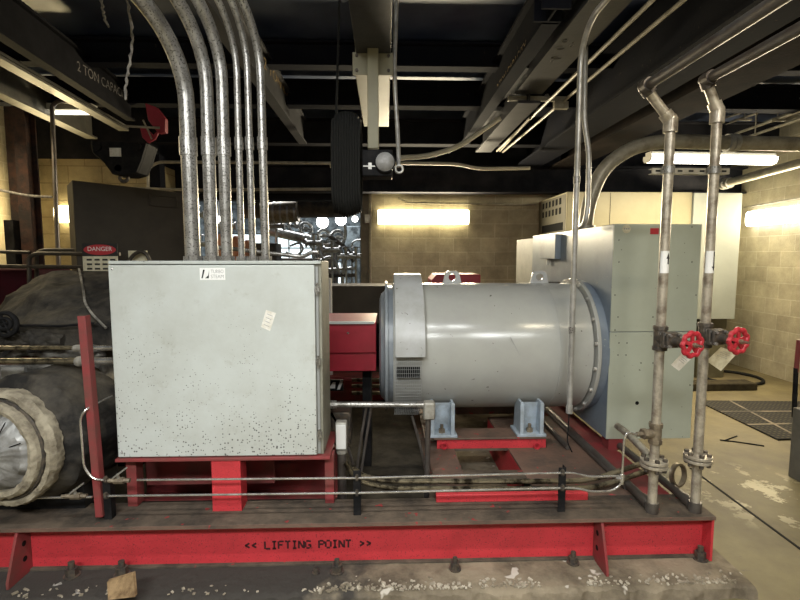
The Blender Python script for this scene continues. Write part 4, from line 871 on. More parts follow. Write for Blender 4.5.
# ------------------------------------------------------------------ back cabinets
YCb = 5.9; xa, xb_, xc = PY(567, 200, YCb).x, PY(693, 200, YCb).x, PY(741, 200, YCb).x; zt = PY(640, 192, YCb).z
t = thing('cream_cabinet', 'tall cream cabinet with louvred side behind the enclosure', 'cabinet', ((xa+xb_)/2, 6.4, 0))
MB().box(xa, xb_-.01, YCb, 6.98, 0, zt).build('body', 'cream_cab', t, bevel=.006)
MB().box(xa-.004, xa, YCb+.03, 6.95, .02, zt-.02).build('side_panel', 'louvre_shaded', t)
z0, z1 = PX(560, 211, xa).z, PX(560, 202, xa).z
for k in range(6):
    y = 6.08+.13*k; 
    for q in range(2): MB().box(xa-.006, xa-.003, y, y+.07, zt-.13-.12*q, zt-.05-.12*q).build('louvre', 'slot_black', t)
MB().box(xa-.007, xa-.003, 6.0, 6.8, zt-.46, zt-.36).build('dark_slot', 'slot_black', t)
MB().box((xa+xb_)/2-.25, (xa+xb_)/2-.245, YCb-.003, YCb, .1, zt-.01).build('door_gap', 'slot_black', t)
t = thing('pale_cabinet', 'pale grey cabinet right of the cream one, under the long tube light', 'cabinet', ((xb_+xc)/2, 6.4, 0))
zb_2 = PY(720, 319, YCb).z
MB().box(xb_, xc, YCb-.02, 6.98, zb_2, zt-.01).build('body', 'pale_cab', t, bevel=.006)
MB().box(PY(700, 350, YCb).x, PY(728, 350, YCb).x, YCb+.05, 6.9, 0, zb_2).build('pedestal', 'olive_box', t, bevel=.006)
a, b = PY(700, 388, 5.5), PY(747, 388, 5.5); c = PZ(723, 391, .0)
tag(MB().box(a.x-.3, b.x, c.y, c.y+.2, 0, .085).build('floor_curb', 'timber_dark', bevel=.01), 'low dark timber lying on the floor before the pale cabinet', 'timber')
c = PZ(735, 379, .02); tag(MB().torus((c.x, c.y+.1, .02), (0, 0, 1), .35, .018, 40, 8).build('floor_hose', 'rubber'), 'dark hose coiled on the floor beside the pale cabinet', 'hose')
# red device behind generator top
a, b = PY(431, 285, 5.2), PY(479, 274, 5.2)
t = thing('red_cover', 'red sheet metal cover seen over the generator top', 'machine cover', ((a.x+b.x)/2, 5.3, 0))
MB().prism([(a.x, 5.1, a.z-.5), (b.x, 5.1, a.z-.5), (b.x, 5.1, b.z), (a.x+.05, 5.1, b.z), (a.x, 5.1, b.z-.06)], (0, .5, 0)).build('cover', 'red_guard', t, bevel=.01)
MB().box(a.x+.03, b.x-.03, 5.12, 5.58, 0, a.z-.5).build('pedestal', 'black_metal', t)
# olive cabinet between, behind guard
a, b = PY(329, 286, 5.6), PY(386, 286, 5.6)
t = thing('olive_cabinet', 'low olive grey cabinet behind the red coupling guard', 'cabinet', ((a.x+b.x)/2+.2, 5.9, 0))
MB().box(a.x-.3, b.x+.3, 5.6, 6.2, 0, a.z).build('body', 'panel_olive', t, bevel=.01)
c = PY(330, 300, 5.0); tag(MB().cyl((c.x, 5.0, 0), (c.x, 5.0, PY(330, 278, 5).z), .022, n=12).build('white_post', 'pvc_white'), 'thin white plastic pipe standing behind the control box', 'pipe')
# back wall conduits
a, b = PY(370.5, 193, 6.93), PY(370.5, 296, 6.93)
t = thing('wall_conduit', 'thin vertical conduit down the back wall left of the tube light', 'conduit', b)
MB().cyl(a, b, .018, n=10).build('tube_body', 'galv_warm', t); c = PY(367, 219, 6.95); MB().box(c.x-.03, c.x+.04, 6.9, 6.98, c.z-.06, c.z+.06).build('outlet_box', 'galv_warm', t)
a, b = PY(408, 203, 6.96), PY(536, 205, 6.96)
tag(MB().tube([PY(398, 198, 6.96), a, b], .014, 8).build('wall_conduit', 'galv_warm'), 'thin level conduit on the back wall under the header beam', 'conduit')
# floor mat: black perforated rubber
g = [PZ(697, 401, .006), PZ(806, 402, .006), PZ(850, 436, .006), PZ(778, 440, .006)]
M = mat('mat_black', (.045, .045, .04), .8); nt = M.node_tree; N = nt.nodes; L = nt.links
tcn = N.new('ShaderNodeTexCoord'); br = N.new('ShaderNodeTexBrick'); br.offset = 0; br.inputs['Scale'].default_value = 1; br.inputs['Brick Width'].default_value = .045; br.inputs['Row Height'].default_value = .045; br.inputs['Mortar Size'].default_value = .012
br.inputs['Color1'].default_value = (.085, .075, .052, 1); br.inputs['Color2'].default_value = (.07, .06, .045, 1); br.inputs['Mortar'].default_value = (.03, .03, .03, 1); L.new(tcn.outputs['Object'], br.inputs[0]); L.new(br.outputs[0], N['Principled BSDF'].inputs['Base Color'])
ft = MB().prism([v-V((0, 0, .006)) for v in g], (0, 0, .014)).build('floor_mat', 'mat_black'); tag(ft, 'black perforated rubber mat on the floor at right', 'mat')
for (u) in (.34, .68):
    p, q = g[0].lerp(g[3], u), g[1].lerp(g[2], u); d = (q-p)/2; MB().obox((p+q)/2+V((0, 0, .0095)), d, V((0, 0, 1)).cross(d).normalized()*.012, (0, 0, .001)).build('seam', 'pad', ft)
p, q = g[0].lerp(g[1], .3), g[3].lerp(g[2], .3); d = (q-p)/2; MB().obox((p+q)/2+V((0, 0, .0095)), d, V((0, 0, 1)).cross(d).normalized()*.012, (0, 0, .001)).build('seam', 'pad', ft)
# twig debris
c0, c1 = PZ(720, 440, .004), PZ(764, 446, .004)
tag(MB().tube([c0, c0.lerp(c1, .4)+V((0, .01, 0)), c1], .006, 6).tube([c0.lerp(c1, .1), PZ(737, 436, .004)], .005, 6).build('scrap_strip', 'slot_black'), 'thin dark scrap strip lying on the floor before the black mat', 'scrap')
# right frame edge: extinguisher-like red pole and grey box
c = PY(797, 400, 3.2)
t = thing('red_stand', 'red and black pole at the right picture edge above the grey box', 'pole', (c.x+.02, 3.2, 0))
MB().cyl(PY(794, 417, 3.4), PY(796, 368, 3.4), .016, n=12).build('lower_pole', 'black_metal', t); MB().cyl(PY(796, 372, 3.4), PY(799, 340, 3.4), .016, n=12).build('upper_pole', 'red_dusty', t)
a, b = PY(793, 460, 2.9), PY(793, 398, 2.9)
tag(MB().box(PY(792, 420, 3.2).x, PY(792, 420, 3.2).x+.4, 2.95, 3.2, 0, PY(793, 407, 3.2).z).build('grey_pedestal', 'pale_grey', bevel=.006), 'grey metal pedestal box cut off by the right picture edge', 'box')
# ------------------------------------------------------------------ fittings between box and generator
def condulet(name, label, px0, px1, py0, py1, Y, m_='pvc_fit'):
    a, b = PY(px0, py1, Y), PY(px1, py0, Y); t = thing(name, label, 'conduit fitting', ((a.x+b.x)/2, Y, a.z))
    return t, a, b
mat('cast_grey', (.36, .35, .31), .5, .3, col2=(.22, .2, .17), scale=20)
YF_ = 2.62
t, a, b = condulet('conduit_elbow', 'cast elbow fitting ending the level conduit before the generator', 423, 435, 401, 419, YF_)
MB().box(a.x, b.x, YF_-.03, YF_+.03, a.z, b.z).build('body', 'cast_grey', t, bevel=.012)
MB().box(a.x+.006, b.x-.006, YF_-.036, YF_-.03, a.z+.01, b.z-.01).build('cover', 'cast_grey', t, bevel=.002)
c0 = PY(331, 404.5, YF_)
MB2 = MB().cyl((c0.x, YF_, c0.z), (a.x+.01, YF_, b.z-.022), .0155, n=14).cyl((c0.x-.005, YF_, c0.z), (c0.x+.03, YF_, c0.z), .024, n=8).cyl((a.x-.03, YF_, b.z-.022), (a.x+.01, YF_, b.z-.022), .021, n=14)
tag(MB2.build('level_conduit', 'galv'), 'level conduit leaving the control box side toward the generator', 'conduit')
tag(MB().cyl(((a.x+b.x)/2-.005, YF_, a.z), ((a.x+b.x)/2-.012, YF_, ZP), .0155, n=14).build('drop_conduit', 'dark_pipe'), 'conduit dropping from the cast elbow to the floor', 'conduit')
t, a, b = condulet('conduit_box', 'pale cast conduit body beside the lower right of the control box', 336, 347, 421, 449, 2.5)
MB().box(a.x, b.x, 2.475, 2.53, a.z, b.z).build('body', 'cast_grey', t, bevel=.008)
MB().box(a.x+.004, b.x-.004, 2.469, 2.475, a.z+.01, b.z-.01).build('cover', 'pvc_white', t, bevel=.002)
MB().cyl(((a.x+b.x)/2, 2.5, a.z), ((a.x+b.x)/2, 2.5, a.z-.02), .03, n=8).build('hub', 'cast_grey', t)
tag(MB().cyl(((a.x+b.x)/2, 2.5, a.z-.02), ((a.x+b.x)/2, 2.5, ZP), .024, n=16).build('drop_conduit', 'dark_pipe'), 'thick conduit dropping from the pale cast conduit body', 'conduit')
m0 = PY(341, 427, 2.75); tag(MB().cyl(m0+V((-.07, 0, -.08)), m0+V((-.05, 0, .1)), .03, n=14).box(m0.x-.05, m0.x+.06, 2.72, 2.85, m0.z-.1, m0.z+.1).build('junction_housing', 'bolt_dark', bevel=.012), 'small brown junction housing behind the pale cast conduit body', 'junction box')
for i, (p, lab) in enumerate((([(348, 447), (353, 464), (356, 480)], 'black cable curving down beside the thick drop conduit'), ([(372, 402), (366, 440), (360, 480)], 'straight dark cable slanting from the level conduit to the skid'), ([(367, 404), (360, 444), (356, 478)], 'second dark cable slanting beside the straight one'), ([(412, 416), (420, 444), (426, 470)], 'dark cable slanting down left of the cast elbow drop'))):
    tub('loose_cable', [PY(x, y, 2.7) for x, y in p], .008, 'dark_pipe', lab, 'cable', .1)
for i, (y, lab) in enumerate(((380, 'upper thin level pipe under the red coupling guard'), (386, 'middle thin level pipe under the red coupling guard'), (393, 'lower thin level pipe under the red coupling guard'))):
    a, b = PY(358, y, 3.9), PY(384, y, 3.9); tag(MB().cyl((a.x-.05, 3.9, a.z), (b.x+.3, 3.9, b.z), .016, n=8).build('level_pipe', 'greasy_pipe'), lab, 'pipe')
a, b = PY(329, 391, 3.5), PY(343, 380, 3.5); t = tag(MB().box(a.x, b.x, 3.5, 3.52, a.z, b.z).build('name_plate', 'slot_black'), 'small dark plate with white mark below the red coupling guard', 'plate')
MB().prism([(a.x+.0, 3.499, a.z+.02), (a.x+.045, 3.499, a.z+.02), (a.x+.05, 3.499, b.z-.015), (a.x+.03, 3.499, b.z-.015)], (0, -.001, 0)).prism([(a.x+.06, 3.499, a.z+.01), (a.x+.08, 3.499, a.z+.01), (b.x-.0, 3.499, b.z-.01), (b.x-.02, 3.499, b.z)], (0, -.001, 0)).build('white_mark', 'pvc_white', t)
# ------------------------------------------------------------------ left: insulated machinery
# front exhaust end: quilted disc, cream rope rings, dark casing
YE = 2.12; c = PY(-5, 452, YE); r0 = 62/480*YE*.93
ax = V((-.22, -1, .0)).normalized()
t = thing('insulated_casing', 'round silver quilted turbine casing end with cream rim at lower left', 'turbine casing', (c.x, YE+.3, ZT))
def rg(off, name, prof, m_, **k): return MB().lathe(c+ax*off, ax, prof, 64).build(name, m_, t, **k)
rg(-.02, 'end_blanket', [(-.04, .0), (-.04, r0*.72), (.0, r0*.74), (.03, r0*.6), (.05, r0*.35), (.055, .0)], 'silver_quilt', disp=.022, dscale=10, sub=1)
rg(-.03, 'rim_band', [(-.08, r0*.92), (-.07, r0*1.03), (-.02, r0*1.07), (.005, r0*1.03), (.01, r0*.96), (-.01, r0*.90)], 'cream_rope', disp=.007, dscale=22, sub=1)
rg(-.02, 'inner_band', [(-.08, r0*.72), (-.02, r0*.88), (.02, r0*.87), (.035, r0*.80), (.03, r0*.72), (-.07, r0*.70)], 'cream_rope', disp=.006, dscale=22, sub=1)
MB().torus(c+ax*-.025, ax, r0*.895, .008, 64, 8).build('lacing_rope', 'bolt_dark', t)
rg(-.13, 'shell', [(-.36, 0), (-.36, r0*1.05), (-.32, r0*1.2), (-.12, r0*1.25), (-.03, r0*1.2), (.03, r0*1.0), (.03, 0)], 'lagging', disp=.025, dscale=6, sub=1)
for k in range(5):
    a = math.radians(20+k*38); u_ = V((1, -.22, 0)).normalized(); 
    MB().tube([c+ax*.03+u_*math.cos(a)*r0*.1+V((0, 0, math.sin(a)*r0*.1)), c+ax*.02+u_*math.cos(a)*r0*.68+V((0, 0, math.sin(a)*r0*.68))], .0025, 5).build('quilt_seam', 'slot_black', t)
MB().box(c.x-.25, c.x+.25, YE+.2, YE+.5, ZT, c.z-.15).build('support_saddle', 'black_metal', t)
# dark hood
def hood():
    Yh0, Yh1 = 2.75, 3.5
    sil = [(-80, 345), (-30, 335), (2, 308), (14, 296), (36, 281), (52, 271), (80, 270), (125, 271), (140, 290), (140, 330)]
    bk = [PY(px, py, Yh1) for px, py in sil]
    low = [(-80, 352), (-30, 350), (2, 338), (16, 330), (36, 326), (52, 325), (85, 325), (118, 328), (130, 330), (140, 334)]
    fr = [PY(px, py, Yh0) for px, py in low]
    mb = MB(); n = len(sil); vs = []
    K = 8
    for k in range(K+1):
        t_ = k/K
        for i in range(n):
            p = fr[i].lerp(bk[i], t_); bulge = math.sin(math.pi*t_)*.07; vs.append(p+V((0, -bulge*.6, bulge*.6)))
    for i in range(n): vs.append(V((bk[i].x, Yh1+.2, fr[i].z-.3)))
    for i in range(n): vs.append(V((fr[i].x, Yh0, fr[i].z-.12)))
    fs = []
    for k in range(K+1):
        for i in range(n-1): fs.append((k*n+i, k*n+i+1, (k+1)*n+i+1, (k+1)*n+i))
    o = (K+1)*n
    for i in range(n-1): fs.append((o+n+i, o+n+i+1, i+1, i)); fs.append((o+i, o+i+1, o+n+i+1, o+n+i))
    mb.add(vs, fs); return mb, fr, bk
hm, fr_, bk_ = hood()
t = thing('insulation_hood', 'dark sagging insulation blanket hood over the turbine at left', 'insulation cover', (fr_[4].x, 3.1, ZT))
hm.build('blanket', 'lagging', t, disp=.035, dscale=5, sub=2, ang=60)
MB().tube(fillet([PY(px, py, Y) for px, py, Y in ((79, 269, 3.45), (83, 288, 3.05), (85, 303, 2.9), (92, 314, 2.78), (106, 328, 2.72))], .05), .007, 8).build('edge_cord', 'blanket', t)
MB().tube([PY(px, py, 2.7) for px, py in ((-20, 327), (30, 325), (60, 326), (95, 323))], .008, 8).build('edge_rope', 'black_metal', t)
c2 = PY(5, 324, 2.66)
mb = MB().torus(c2, (0, 1, 0), .062, .014, 32, 8).torus(c2, (0, 1, 0), .03, .012, 24, 8)
for k in range(4): a = k*math.pi/2+.4; mb.cyl(c2, c2+V((math.cos(a)*.06, 0, math.sin(a)*.06)), .008, n=8)
tag(mb.build('handwheel', 'black_metal'), 'black round handwheel at the left edge before the dark hood', 'handwheel')
# blankets strip under hood
t = thing('pipe_insulation', 'grey tan insulation blankets below the dark hood behind two level pipes', 'insulation cover', PY(40, 380, 2.75))
for i, (p0, p1, r, Y, m_) in enumerate((((-80, 346), (104, 345), .075, 2.85, 'blanket'), ((-80, 372), (100, 378), .10, 2.85, 'blanket'), ((-20, 338), (66, 342), .05, 2.75, 'lagging'))):
    a, b = PY(*p0, Y), PY(*p1, Y); n = 16
    pts = [a.lerp(b, k/n) for k in range(n+1)]; MB().tube(pts, [r*(1+.1*math.sin(k*1.9+i)) for k in range(n+1)], 20).build('blanket', m_, t, disp=.035, dscale=8, sub=2, ang=60)
a, b = PY(2, 386, 2.62), PY(24, 367, 2.62); w = MB().box(a.x, b.x, 2.62, 2.64, a.z, b.z).build('foil_label', 'silver_quilt', t); w['label'] = 'silver foil patch'
MB().box(-2.3, -1.45, 2.8, 3.4, ZT, PY(50, 385, 2.85).z-.02).build('base', 'slot_black', t)
# two level pipes entering the box
for (y0_, y1_, r, px, lab) in ((348, 348, .011, 78, 'upper of two level pipes entering the control box from the left'), (362, 361, .017, 82, 'lower thicker level pipe entering the control box from the left')):
    a, b, c3 = PY(-120, y0_, 2.42), PY(px, y1_, 2.42), PY(116, y1_, 2.42)
    t = thing('level_pipe', lab, 'pipe', b)
    MB().cyl(a, b, r, n=14).build('dull_run', 'greasy_pipe', t); MB().cyl(b, (bl+.01, c3.y, c3.z), r*1.12, n=14).build('bright_end', 'tubing', t)
    MB().ball(b+V((-.012, 0, -.002)), r*1.6, 12).cyl(b+V((-.01, 0, 0)), b+V((.02, 0, 0)), r*1.5, n=14).build('joint', 'cast_grey', t)
# handrail loops and red cover behind
mat('rail_dark', (.07, .06, .045), .5, .4, col2=(.04, .03, .025), scale=10)
YR = 3.9
t = thing('guard_rail', 'dark tube guard rail with rounded ends behind the insulation hood', 'railing', PY(60, 262, YR))
MB().tube(fillet([PY(30, 330, YR), PY(29, 257, YR), PY(36, 253.5, YR), PY(120, 254, YR)], .08), .016, 10).build('lower_rail', 'rail_dark', t)
MB().tube(fillet([PY(37, 320, YR+.1), PY(36.5, 253, YR+.1), PY(44, 250, YR+.1), PY(112, 250.5, YR+.1)], .08), .016, 10).build('upper_rail', 'rail_dark', t)
MB().tube([PY(-30, 251, YR), PY(30, 252.5, YR)], .014, 10).build('side_rail', 'rail_dark', t)
MB().tube([PY(-30, 266, YR), PY(112, 267.5, YR)], .016, 8).build('bottom_rail', 'rail_dark', t)
MB().cyl(PY(30, 320, YR), (PY(30, 320, YR).x, YR, 0), .016, n=8).cyl(PY(37, 320, YR+.1), (PY(37, 320, YR+.1).x, YR+.1, 0), .016, n=8).build('rail_post', 'rail_dark', t)
a, b = PY(-60, 340, 4.0), PY(31, 266, 4.0)
tag(MB().box(a.x, b.x, 4.05, 4.5, 0, b.z-.02).build('red_housing', 'red_dark', bevel=.02), 'dark maroon housing behind the railing at the left edge', 'machine housing')
# danger sign
a, b = PY(82.5, 256, 3.82), PY(117, 243.5, 3.82)
t = thing('danger_sign', 'black and red danger sign with white plate hung on the guard rail', 'sign', ((a.x+b.x)/2, 3.82, a.z-.1))
MB().box(a.x, b.x, 3.82, 3.823, a.z, b.z).build('header_panel', 'ink', t, smooth=False)
cx_, cz_ = (a.x+b.x)/2, (a.z+b.z)/2; n = 28; rx, rz = (b.x-a.x)*.46, (b.z-a.z)*.42
MB().prism([(cx_+rx*math.cos(2*math.pi*k/n), 3.8195, cz_+rz*math.sin(2*math.pi*k/n)) for k in range(n)], (0, .002, 0)).build('red_oval', 'ink_red', t, smooth=False)
text('lettering', 'DANGER', 'sticker', t, (cx_, 3.8192, cz_+rz*.12), (1, 0, 0), (0, 0, 1), rz*1.15, .0006, width=rx*1.5)
pl = MB().box(a.x, b.x, 3.82, 3.823, PY(90, 271, 3.82).z, a.z-.002).build('message_panel', 'paper_yellow', t, smooth=False)
for k in range(3):
    for q in range(4):
        x0_ = a.x+.03+q*.06; zz = a.z-.03-.035*k; MB().box(x0_, x0_+.04, 3.8188, 3.8196, zz-.006, zz+.008).build('print_mark', 'ink', pl, smooth=False)
c4 = PY(140, 257, 3.86); tag(MB().box(c4.x-.09, c4.x+.05, 3.86, 3.88, c4.z-.08, c4.z+.05).build('cream_sign', 'paper_yellow'), 'cream blank sign right of the danger sign above the control box', 'sign')
tub('looped_hose', [PY(128, 262, 3.8), PY(134, 254, 3.8), PY(141, 251, 3.8), PY(147, 254, 3.8), PY(150, 262, 3.8)], .014, 'rail_dark', 'dark hose loop in front of the cream blank sign', 'hose', .1)
# olive tilted panel cabinet
A0, A1 = PZ(72, 180, 2.15), PZ(184, 193, 2.12)
dd = (A1-A0); dd.z = 0; nn = V((dd.y, -dd.x, 0)).normalized()*-.35
t = thing('angled_cabinet', 'tall olive brown cabinet standing angled behind the danger sign', 'cabinet', ((A0.x+A1.x)/2, (A0.y+A1.y)/2, 0))
MB().prism([(A0.x, A0.y, 0), (A1.x, A1.y, 0), (A1.x, A1.y, 2.12), (A0.x, A0.y, 2.15)], nn).build('body', 'panel_olive', t, bevel=.006)
u0, u1 = A0.lerp(A1, .66), A0.lerp(A1, .92); 
MB().tube([u0+V((0, 0, -.05))-nn*.02, u1+V((0, 0, -.05))-nn*.02, u1+V((0, 0, -.14))-nn*.02, u0+V((0, 0, -.14))-nn*.02, u0+V((0, 0, -.05))-nn*.02], .003, 4).build('label_frame', 'rail_dark', t)
# rusty columns at left wall
for i, (q0, q1, z_t, z_b, Y, lab) in enumerate(((10, 18, 140, 262, 5.2, 'rusty column nearest the left picture edge'), (18, 30, 138, 262, 5.0, 'wider rusty column right of the edge column at far left'))):
    a, b = PY(q0, 200, Y), PY(q1, 200, Y); mb = MB(); w = b.x-a.x
    mb.box(a.x, b.x, Y, Y+.015, 0, 3.3).box(a.x+w/2-.008, a.x+w/2+.008, Y+.015, Y+.14, 0, 3.3).box(a.x, b.x, Y+.14, Y+.155, 0, 3.3)
    tag(mb.build('rusty_column', 'rust'), lab, 'column')
a = PY(9, 240, 4.95); tag(MB().box(a.x-.04, a.x+.05, 4.95, 5.05, 0, PY(9, 220, 4.95).z).build('column_guard', 'black_metal'), 'short black post in front of the rusty columns', 'post')
p = PY(52, 105, 4.8); q = PY(55, 265, 4.8)
tub('rigid_conduit', [PY(66, 99, 4.8)+V((.1, .3, 0)), PY(60, 100, 4.8), V((p.x, 4.8, p.z)), V((q.x, 4.8, .0))], .02, 'dark_pipe', 'tall dark conduit in front of the small glowing wall light', 'conduit', .12)
tub('loose_cable', [PY(-40, 184, 4.6), PY(0, 190, 4.6), PY(28, 196, 4.6), PY(52, 197, 4.6)], .012, 'cord', 'pale cable strung in front of the rusty columns', 'cable', .2)
# trolley hoist
YH = 3.75
q = lambda px, py: PY(px, py, YH)
t = thing('beam_trolley', 'black beam trolley with white plate hanging at upper left', 'hoist trolley', q(118, 182))
pr = [q(91, 140), q(146, 143), q(141, 160), q(136, 172), q(126, 175), q(112, 174), (q(104, 163)), q(92, 152)]
MB().prism(pr, (0, .03, 0)).build('side_plate', 'black_metal', t, bevel=.004); MB().prism([v+V((0, .16, 0)) for v in pr], (0, .03, 0)).build('side_plate', 'black_metal', t, bevel=.004)
hk = q(118, 176); MB().torus(hk+V((0, .08, 0)), (0, 1, 0), .03, .014, 20, 8).cyl(q(118, 168)+V((0, .0, 0)), q(118, 168)+V((0, .2, 0)), .025, n=12).build('shackle', 'bolt_dark', t)
a, b = q(110, 156.5), q(121, 148); MB().box(a.x, b.x, YH-.003, YH, a.z, b.z).build('white_plate', 'paper', t)
MB().prism([v+V((0, .03, 0)) for v in pr], (0, .13, 0)).build('gear_body', 'black_metal', t)
for px in (98, 138): c = q(px, 147); MB().cyl(c+V((0, -.02, 0)), c+V((0, .2, 0)), .03, n=16).build('wheel', 'black_metal', t)
q = lambda px, py: PY(px, py, 3.7)
t = thing('beam_clamp', 'red sheet metal beam clamp hanging from the left crane beam', 'clamp', q(152, 143))
MB().prism([q(145, 103), q(156, 107), q(165, 118), q(165, 132), q(158, 133), q(148, 120)], (0, .05, 0)).prism([q(140, 128), q(146, 128), q(153, 135), q(160, 128), q(155, 139), q(148, 143), q(142, 137)], (0, .02, 0)).build('plate', 'red_guard', t, bevel=.003)
MB().cyl(q(124, 126), q(160, 128), .009, n=8).cyl(q(143, 120), q(152, 139), .006, n=6).build('rod', 'galv_warm', t)
# ropes
for (pp, lab) in (([(124, -20), (128, 5), (133, 38), (130, 62), (126, 82), (125, 100)], 'frayed pale rope hanging beside the leftmost conduit bend'), ([(100, -20), (102, 5), (104, 17), (108, 27)], 'short frayed rope end left of the long rope')):
    pts = fillet([PY(px, py, 2.5) for px, py in pp], .05, 5); tag(MB().tube([v+V((.004*math.sin(i*2.1), 0, 0)) for i, v in enumerate(pts)], [.006+.002*math.sin(i*3.7) for i in range(len(pts))], 7).build('hanging_rope', 'cord'), lab, 'rope')
# conduits behind on dark header at left
YD = 5.7
tub('wall_conduit', [PY(148, 190, YD), PY(148, 168, YD), PY(158, 162, YD), PY(180, 162, YD), PY(333, 163, YD)], .017, 'galv_warm', 'cream conduit arching over the olive brown cabinet', 'conduit', .15)
tag(MB().tube([PY(120, 188, YD-.1), PY(190, 190, YD-.1), PY(333, 189, YD-.1)], .017, 8).build('wall_conduit', 'galv_warm'), 'long level cream conduit just below the header beam behind the six conduits', 'conduit')
tag(MB().box(PY(150, 180, 5.9).x, PY(162, 180, 5.9).x, 5.85, 5.99, 1.9, 2.75).build('dark_post', 'beam_black'), 'short dark post between cream conduits at left', 'post')
# long flat conduit in front of box top (orange brown)
tub('steel_tubing', [PY(215, 247, 2.95), PY(235, 249, 2.95), PY(303, 257, 2.95), PY(312, 252, 2.95), PY(318, 252, 2.95)], .013, 'galv', 'slanting steel pipe just above the control box top', 'pipe', .04)
# debris lower left
c = PZ(120, 585, .03)
tag(MB().prism([PY(107, 582, 2.02), PY(133, 574, 2.0), PY(135, 597, 1.94), PY(108, 600, 1.94)], (0, .02, .0)).build('cardboard_scrap', 'wood_chip'), 'torn brown cardboard scrap at the pad edge lower left', 'scrap')
for (px, py, r, lab) in ((55, 592, .045, 'grey stone chunk at the pad edge, lower left'), (85, 597, .05, 'pale stone chunk left of the cardboard scrap'), (72, 604, .04, 'stone chunk in the bottom edge below the grey one')):
    c = PZ(px, py, .03); tag(MB().ball(c, r, 12, (1.3, .8, .6)).build('stone_chunk', 'rubble', disp=.02, dscale=20), lab, 'stone')
# broken concrete crumbs along the pad edge (uncountable) and a wandering crack
rc = random.Random(11); cb = MB()
for k in range(1100):
    x = rc.uniform(-.5, XF+.05) if rc.random() < .8 else rc.uniform(XS, -.5); e = rc.gauss(0, 1)
    up = rc.random() < .6
    dn = noise.noise(V((x*3.1, 0, 5)))
    if dn < rc.uniform(-.35, .25): continue
    y = 2.025+abs(e)*.03 if up else 1.985-abs(e)*.03; z = ZP+.002 if up else .001; r = rc.uniform(.002, .0065)
    v = V((rc.uniform(-1, 1), rc.uniform(-1, 1), rc.uniform(-.4, .4))).normalized(); w = v.cross(V((0, 0, 1))).normalized()
    cb.obox((x, y, z+r*.3), v*r*rc.uniform(.8, 2), w*r, V((0, 0, 1))*r*.5)
tag(cb.build('concrete_crumbs', 'crumb', smooth=False), 'pale concrete crumbs scattered along the chipped pad edge', 'debris', kind='stuff')
# ------------------------------------------------------------------ neighbouring room (seen through the opening)
YN = 9.0
for i, (px, py, r, Y, lab) in enumerate(((322.5, 222, 6, 9.0, 'round glowing lamp at the middle of the back opening'), (341, 220, 5.5, 9.2, 'round glowing lamp right of the middle in the back opening'), (355, 219, 3, 9.4, 'small glowing lamp against the opening jamb'), (219, 220, 4, 10.5, 'small glowing lamp seen between the grey conduits'), (331, 215, 2, 8.8, 'tiny glowing lamp between the two round ones'))):
    c = PY(px, py, Y); rr = r/480*Y; t = thing('bay_lamp', lab, 'light', c+V((0, 0, -rr)))
    MB().ball(c, rr, 20).build('globe', 'sphere_glow', t); MB().cyl(c+V((0, 0, rr*.8)), c+V((0, 0, rr+.15)), rr*.45, n=16).cyl(c+V((0, 0, rr)), (c.x, c.y, 4.2), .012, n=6).build('lamp_cap', 'far_silver', t)
for i, (x0_, x1_p, y0_, y1_, lab) in enumerate(((278, 312, 232, 264, 'bright window pane panel behind the diagonal silver pipe'), (228, 262, 234, 262, 'bright window behind the rightmost grey conduits'), (186, 212, 228, 262, 'bright window behind the left grey conduits'), (332, 346, 262, 285, 'low bright window right of the control box top'))):
    a, b = PY(x0_, y1_, 12.85), PY(x1_p, y0_, 12.85)
    w = MB().box(a.x, b.x, 12.84, 12.88, a.z, b.z).build('window_%d' % (i+1), 'window_glow'); struct(w)
    mb = MB()
    for k in range(4): x = a.x+(b.x-a.x)*k/3; mb.box(x-.015, x+.015, 12.80, 12.84, a.z, b.z)
    for k in range(3): z = a.z+(b.z-a.z)*k/2; mb.box(a.x, b.x, 12.80, 12.84, z-.015, z+.015)
    struct(mb.build('window_frame', 'far_dark', w))
q = lambda px, py, Y=8.6: PY(px, py, Y)
tag(MB().cyl(q(240, 208, 8), q(345, 207, 8), .17, n=24).build('dark_duct', 'far_dark'), 'large dark duct running across the top of the back opening', 'duct')
t = thing('lagged_pipe', 'silver banded pipe section left on the dark duct in the opening', 'pipe', q(280, 216, 7.8))
MB().cyl(q(262, 214, 7.8), q(298, 211, 7.8), .17, n=24).build('lagging_jacket', 'brass_dull', t)
for px in (275, 282, 289, 296): c = q(px, 213, 7.8); MB().cyl(c+V((-.015, 0, 0)), c+V((.015, 0, 0)), .18, n=24).build('band', 'far_silver', t)
tag(MB().cyl(q(262, 229), q(306, 239), .085, n=20).ball(q(306, 239), .10, 12).build('silver_pipe', 'far_silver'), 'diagonal silver pipe with rounded end in the back opening', 'pipe')
for i, (px, py, r, lab) in enumerate(((296, 226, 7, 'leftmost round silver valve body under the dark duct'), (306, 229, 6, 'second round silver valve body under the dark duct'), (286, 221, 5, 'small silver valve body beside the banded pipe'), (338, 238, 7, 'silver ring pipe bend under the right glowing lamp'), (324, 236, 6, 'silver ring pipe bend under the middle glowing lamp'))):
    c = q(px, py, 8.7); rr = r/480*8.7; tag(MB().torus(c, V((.5, -1, .2)), rr, .03, 24, 8).cyl(c+V((-rr, 0, 0)), c+V((rr, 0, 0)), .02, n=8).cyl(c, c+V((0, .1, 0)), rr*.4, n=12).build('ring_valve', 'far_silver'), lab, 'valve')
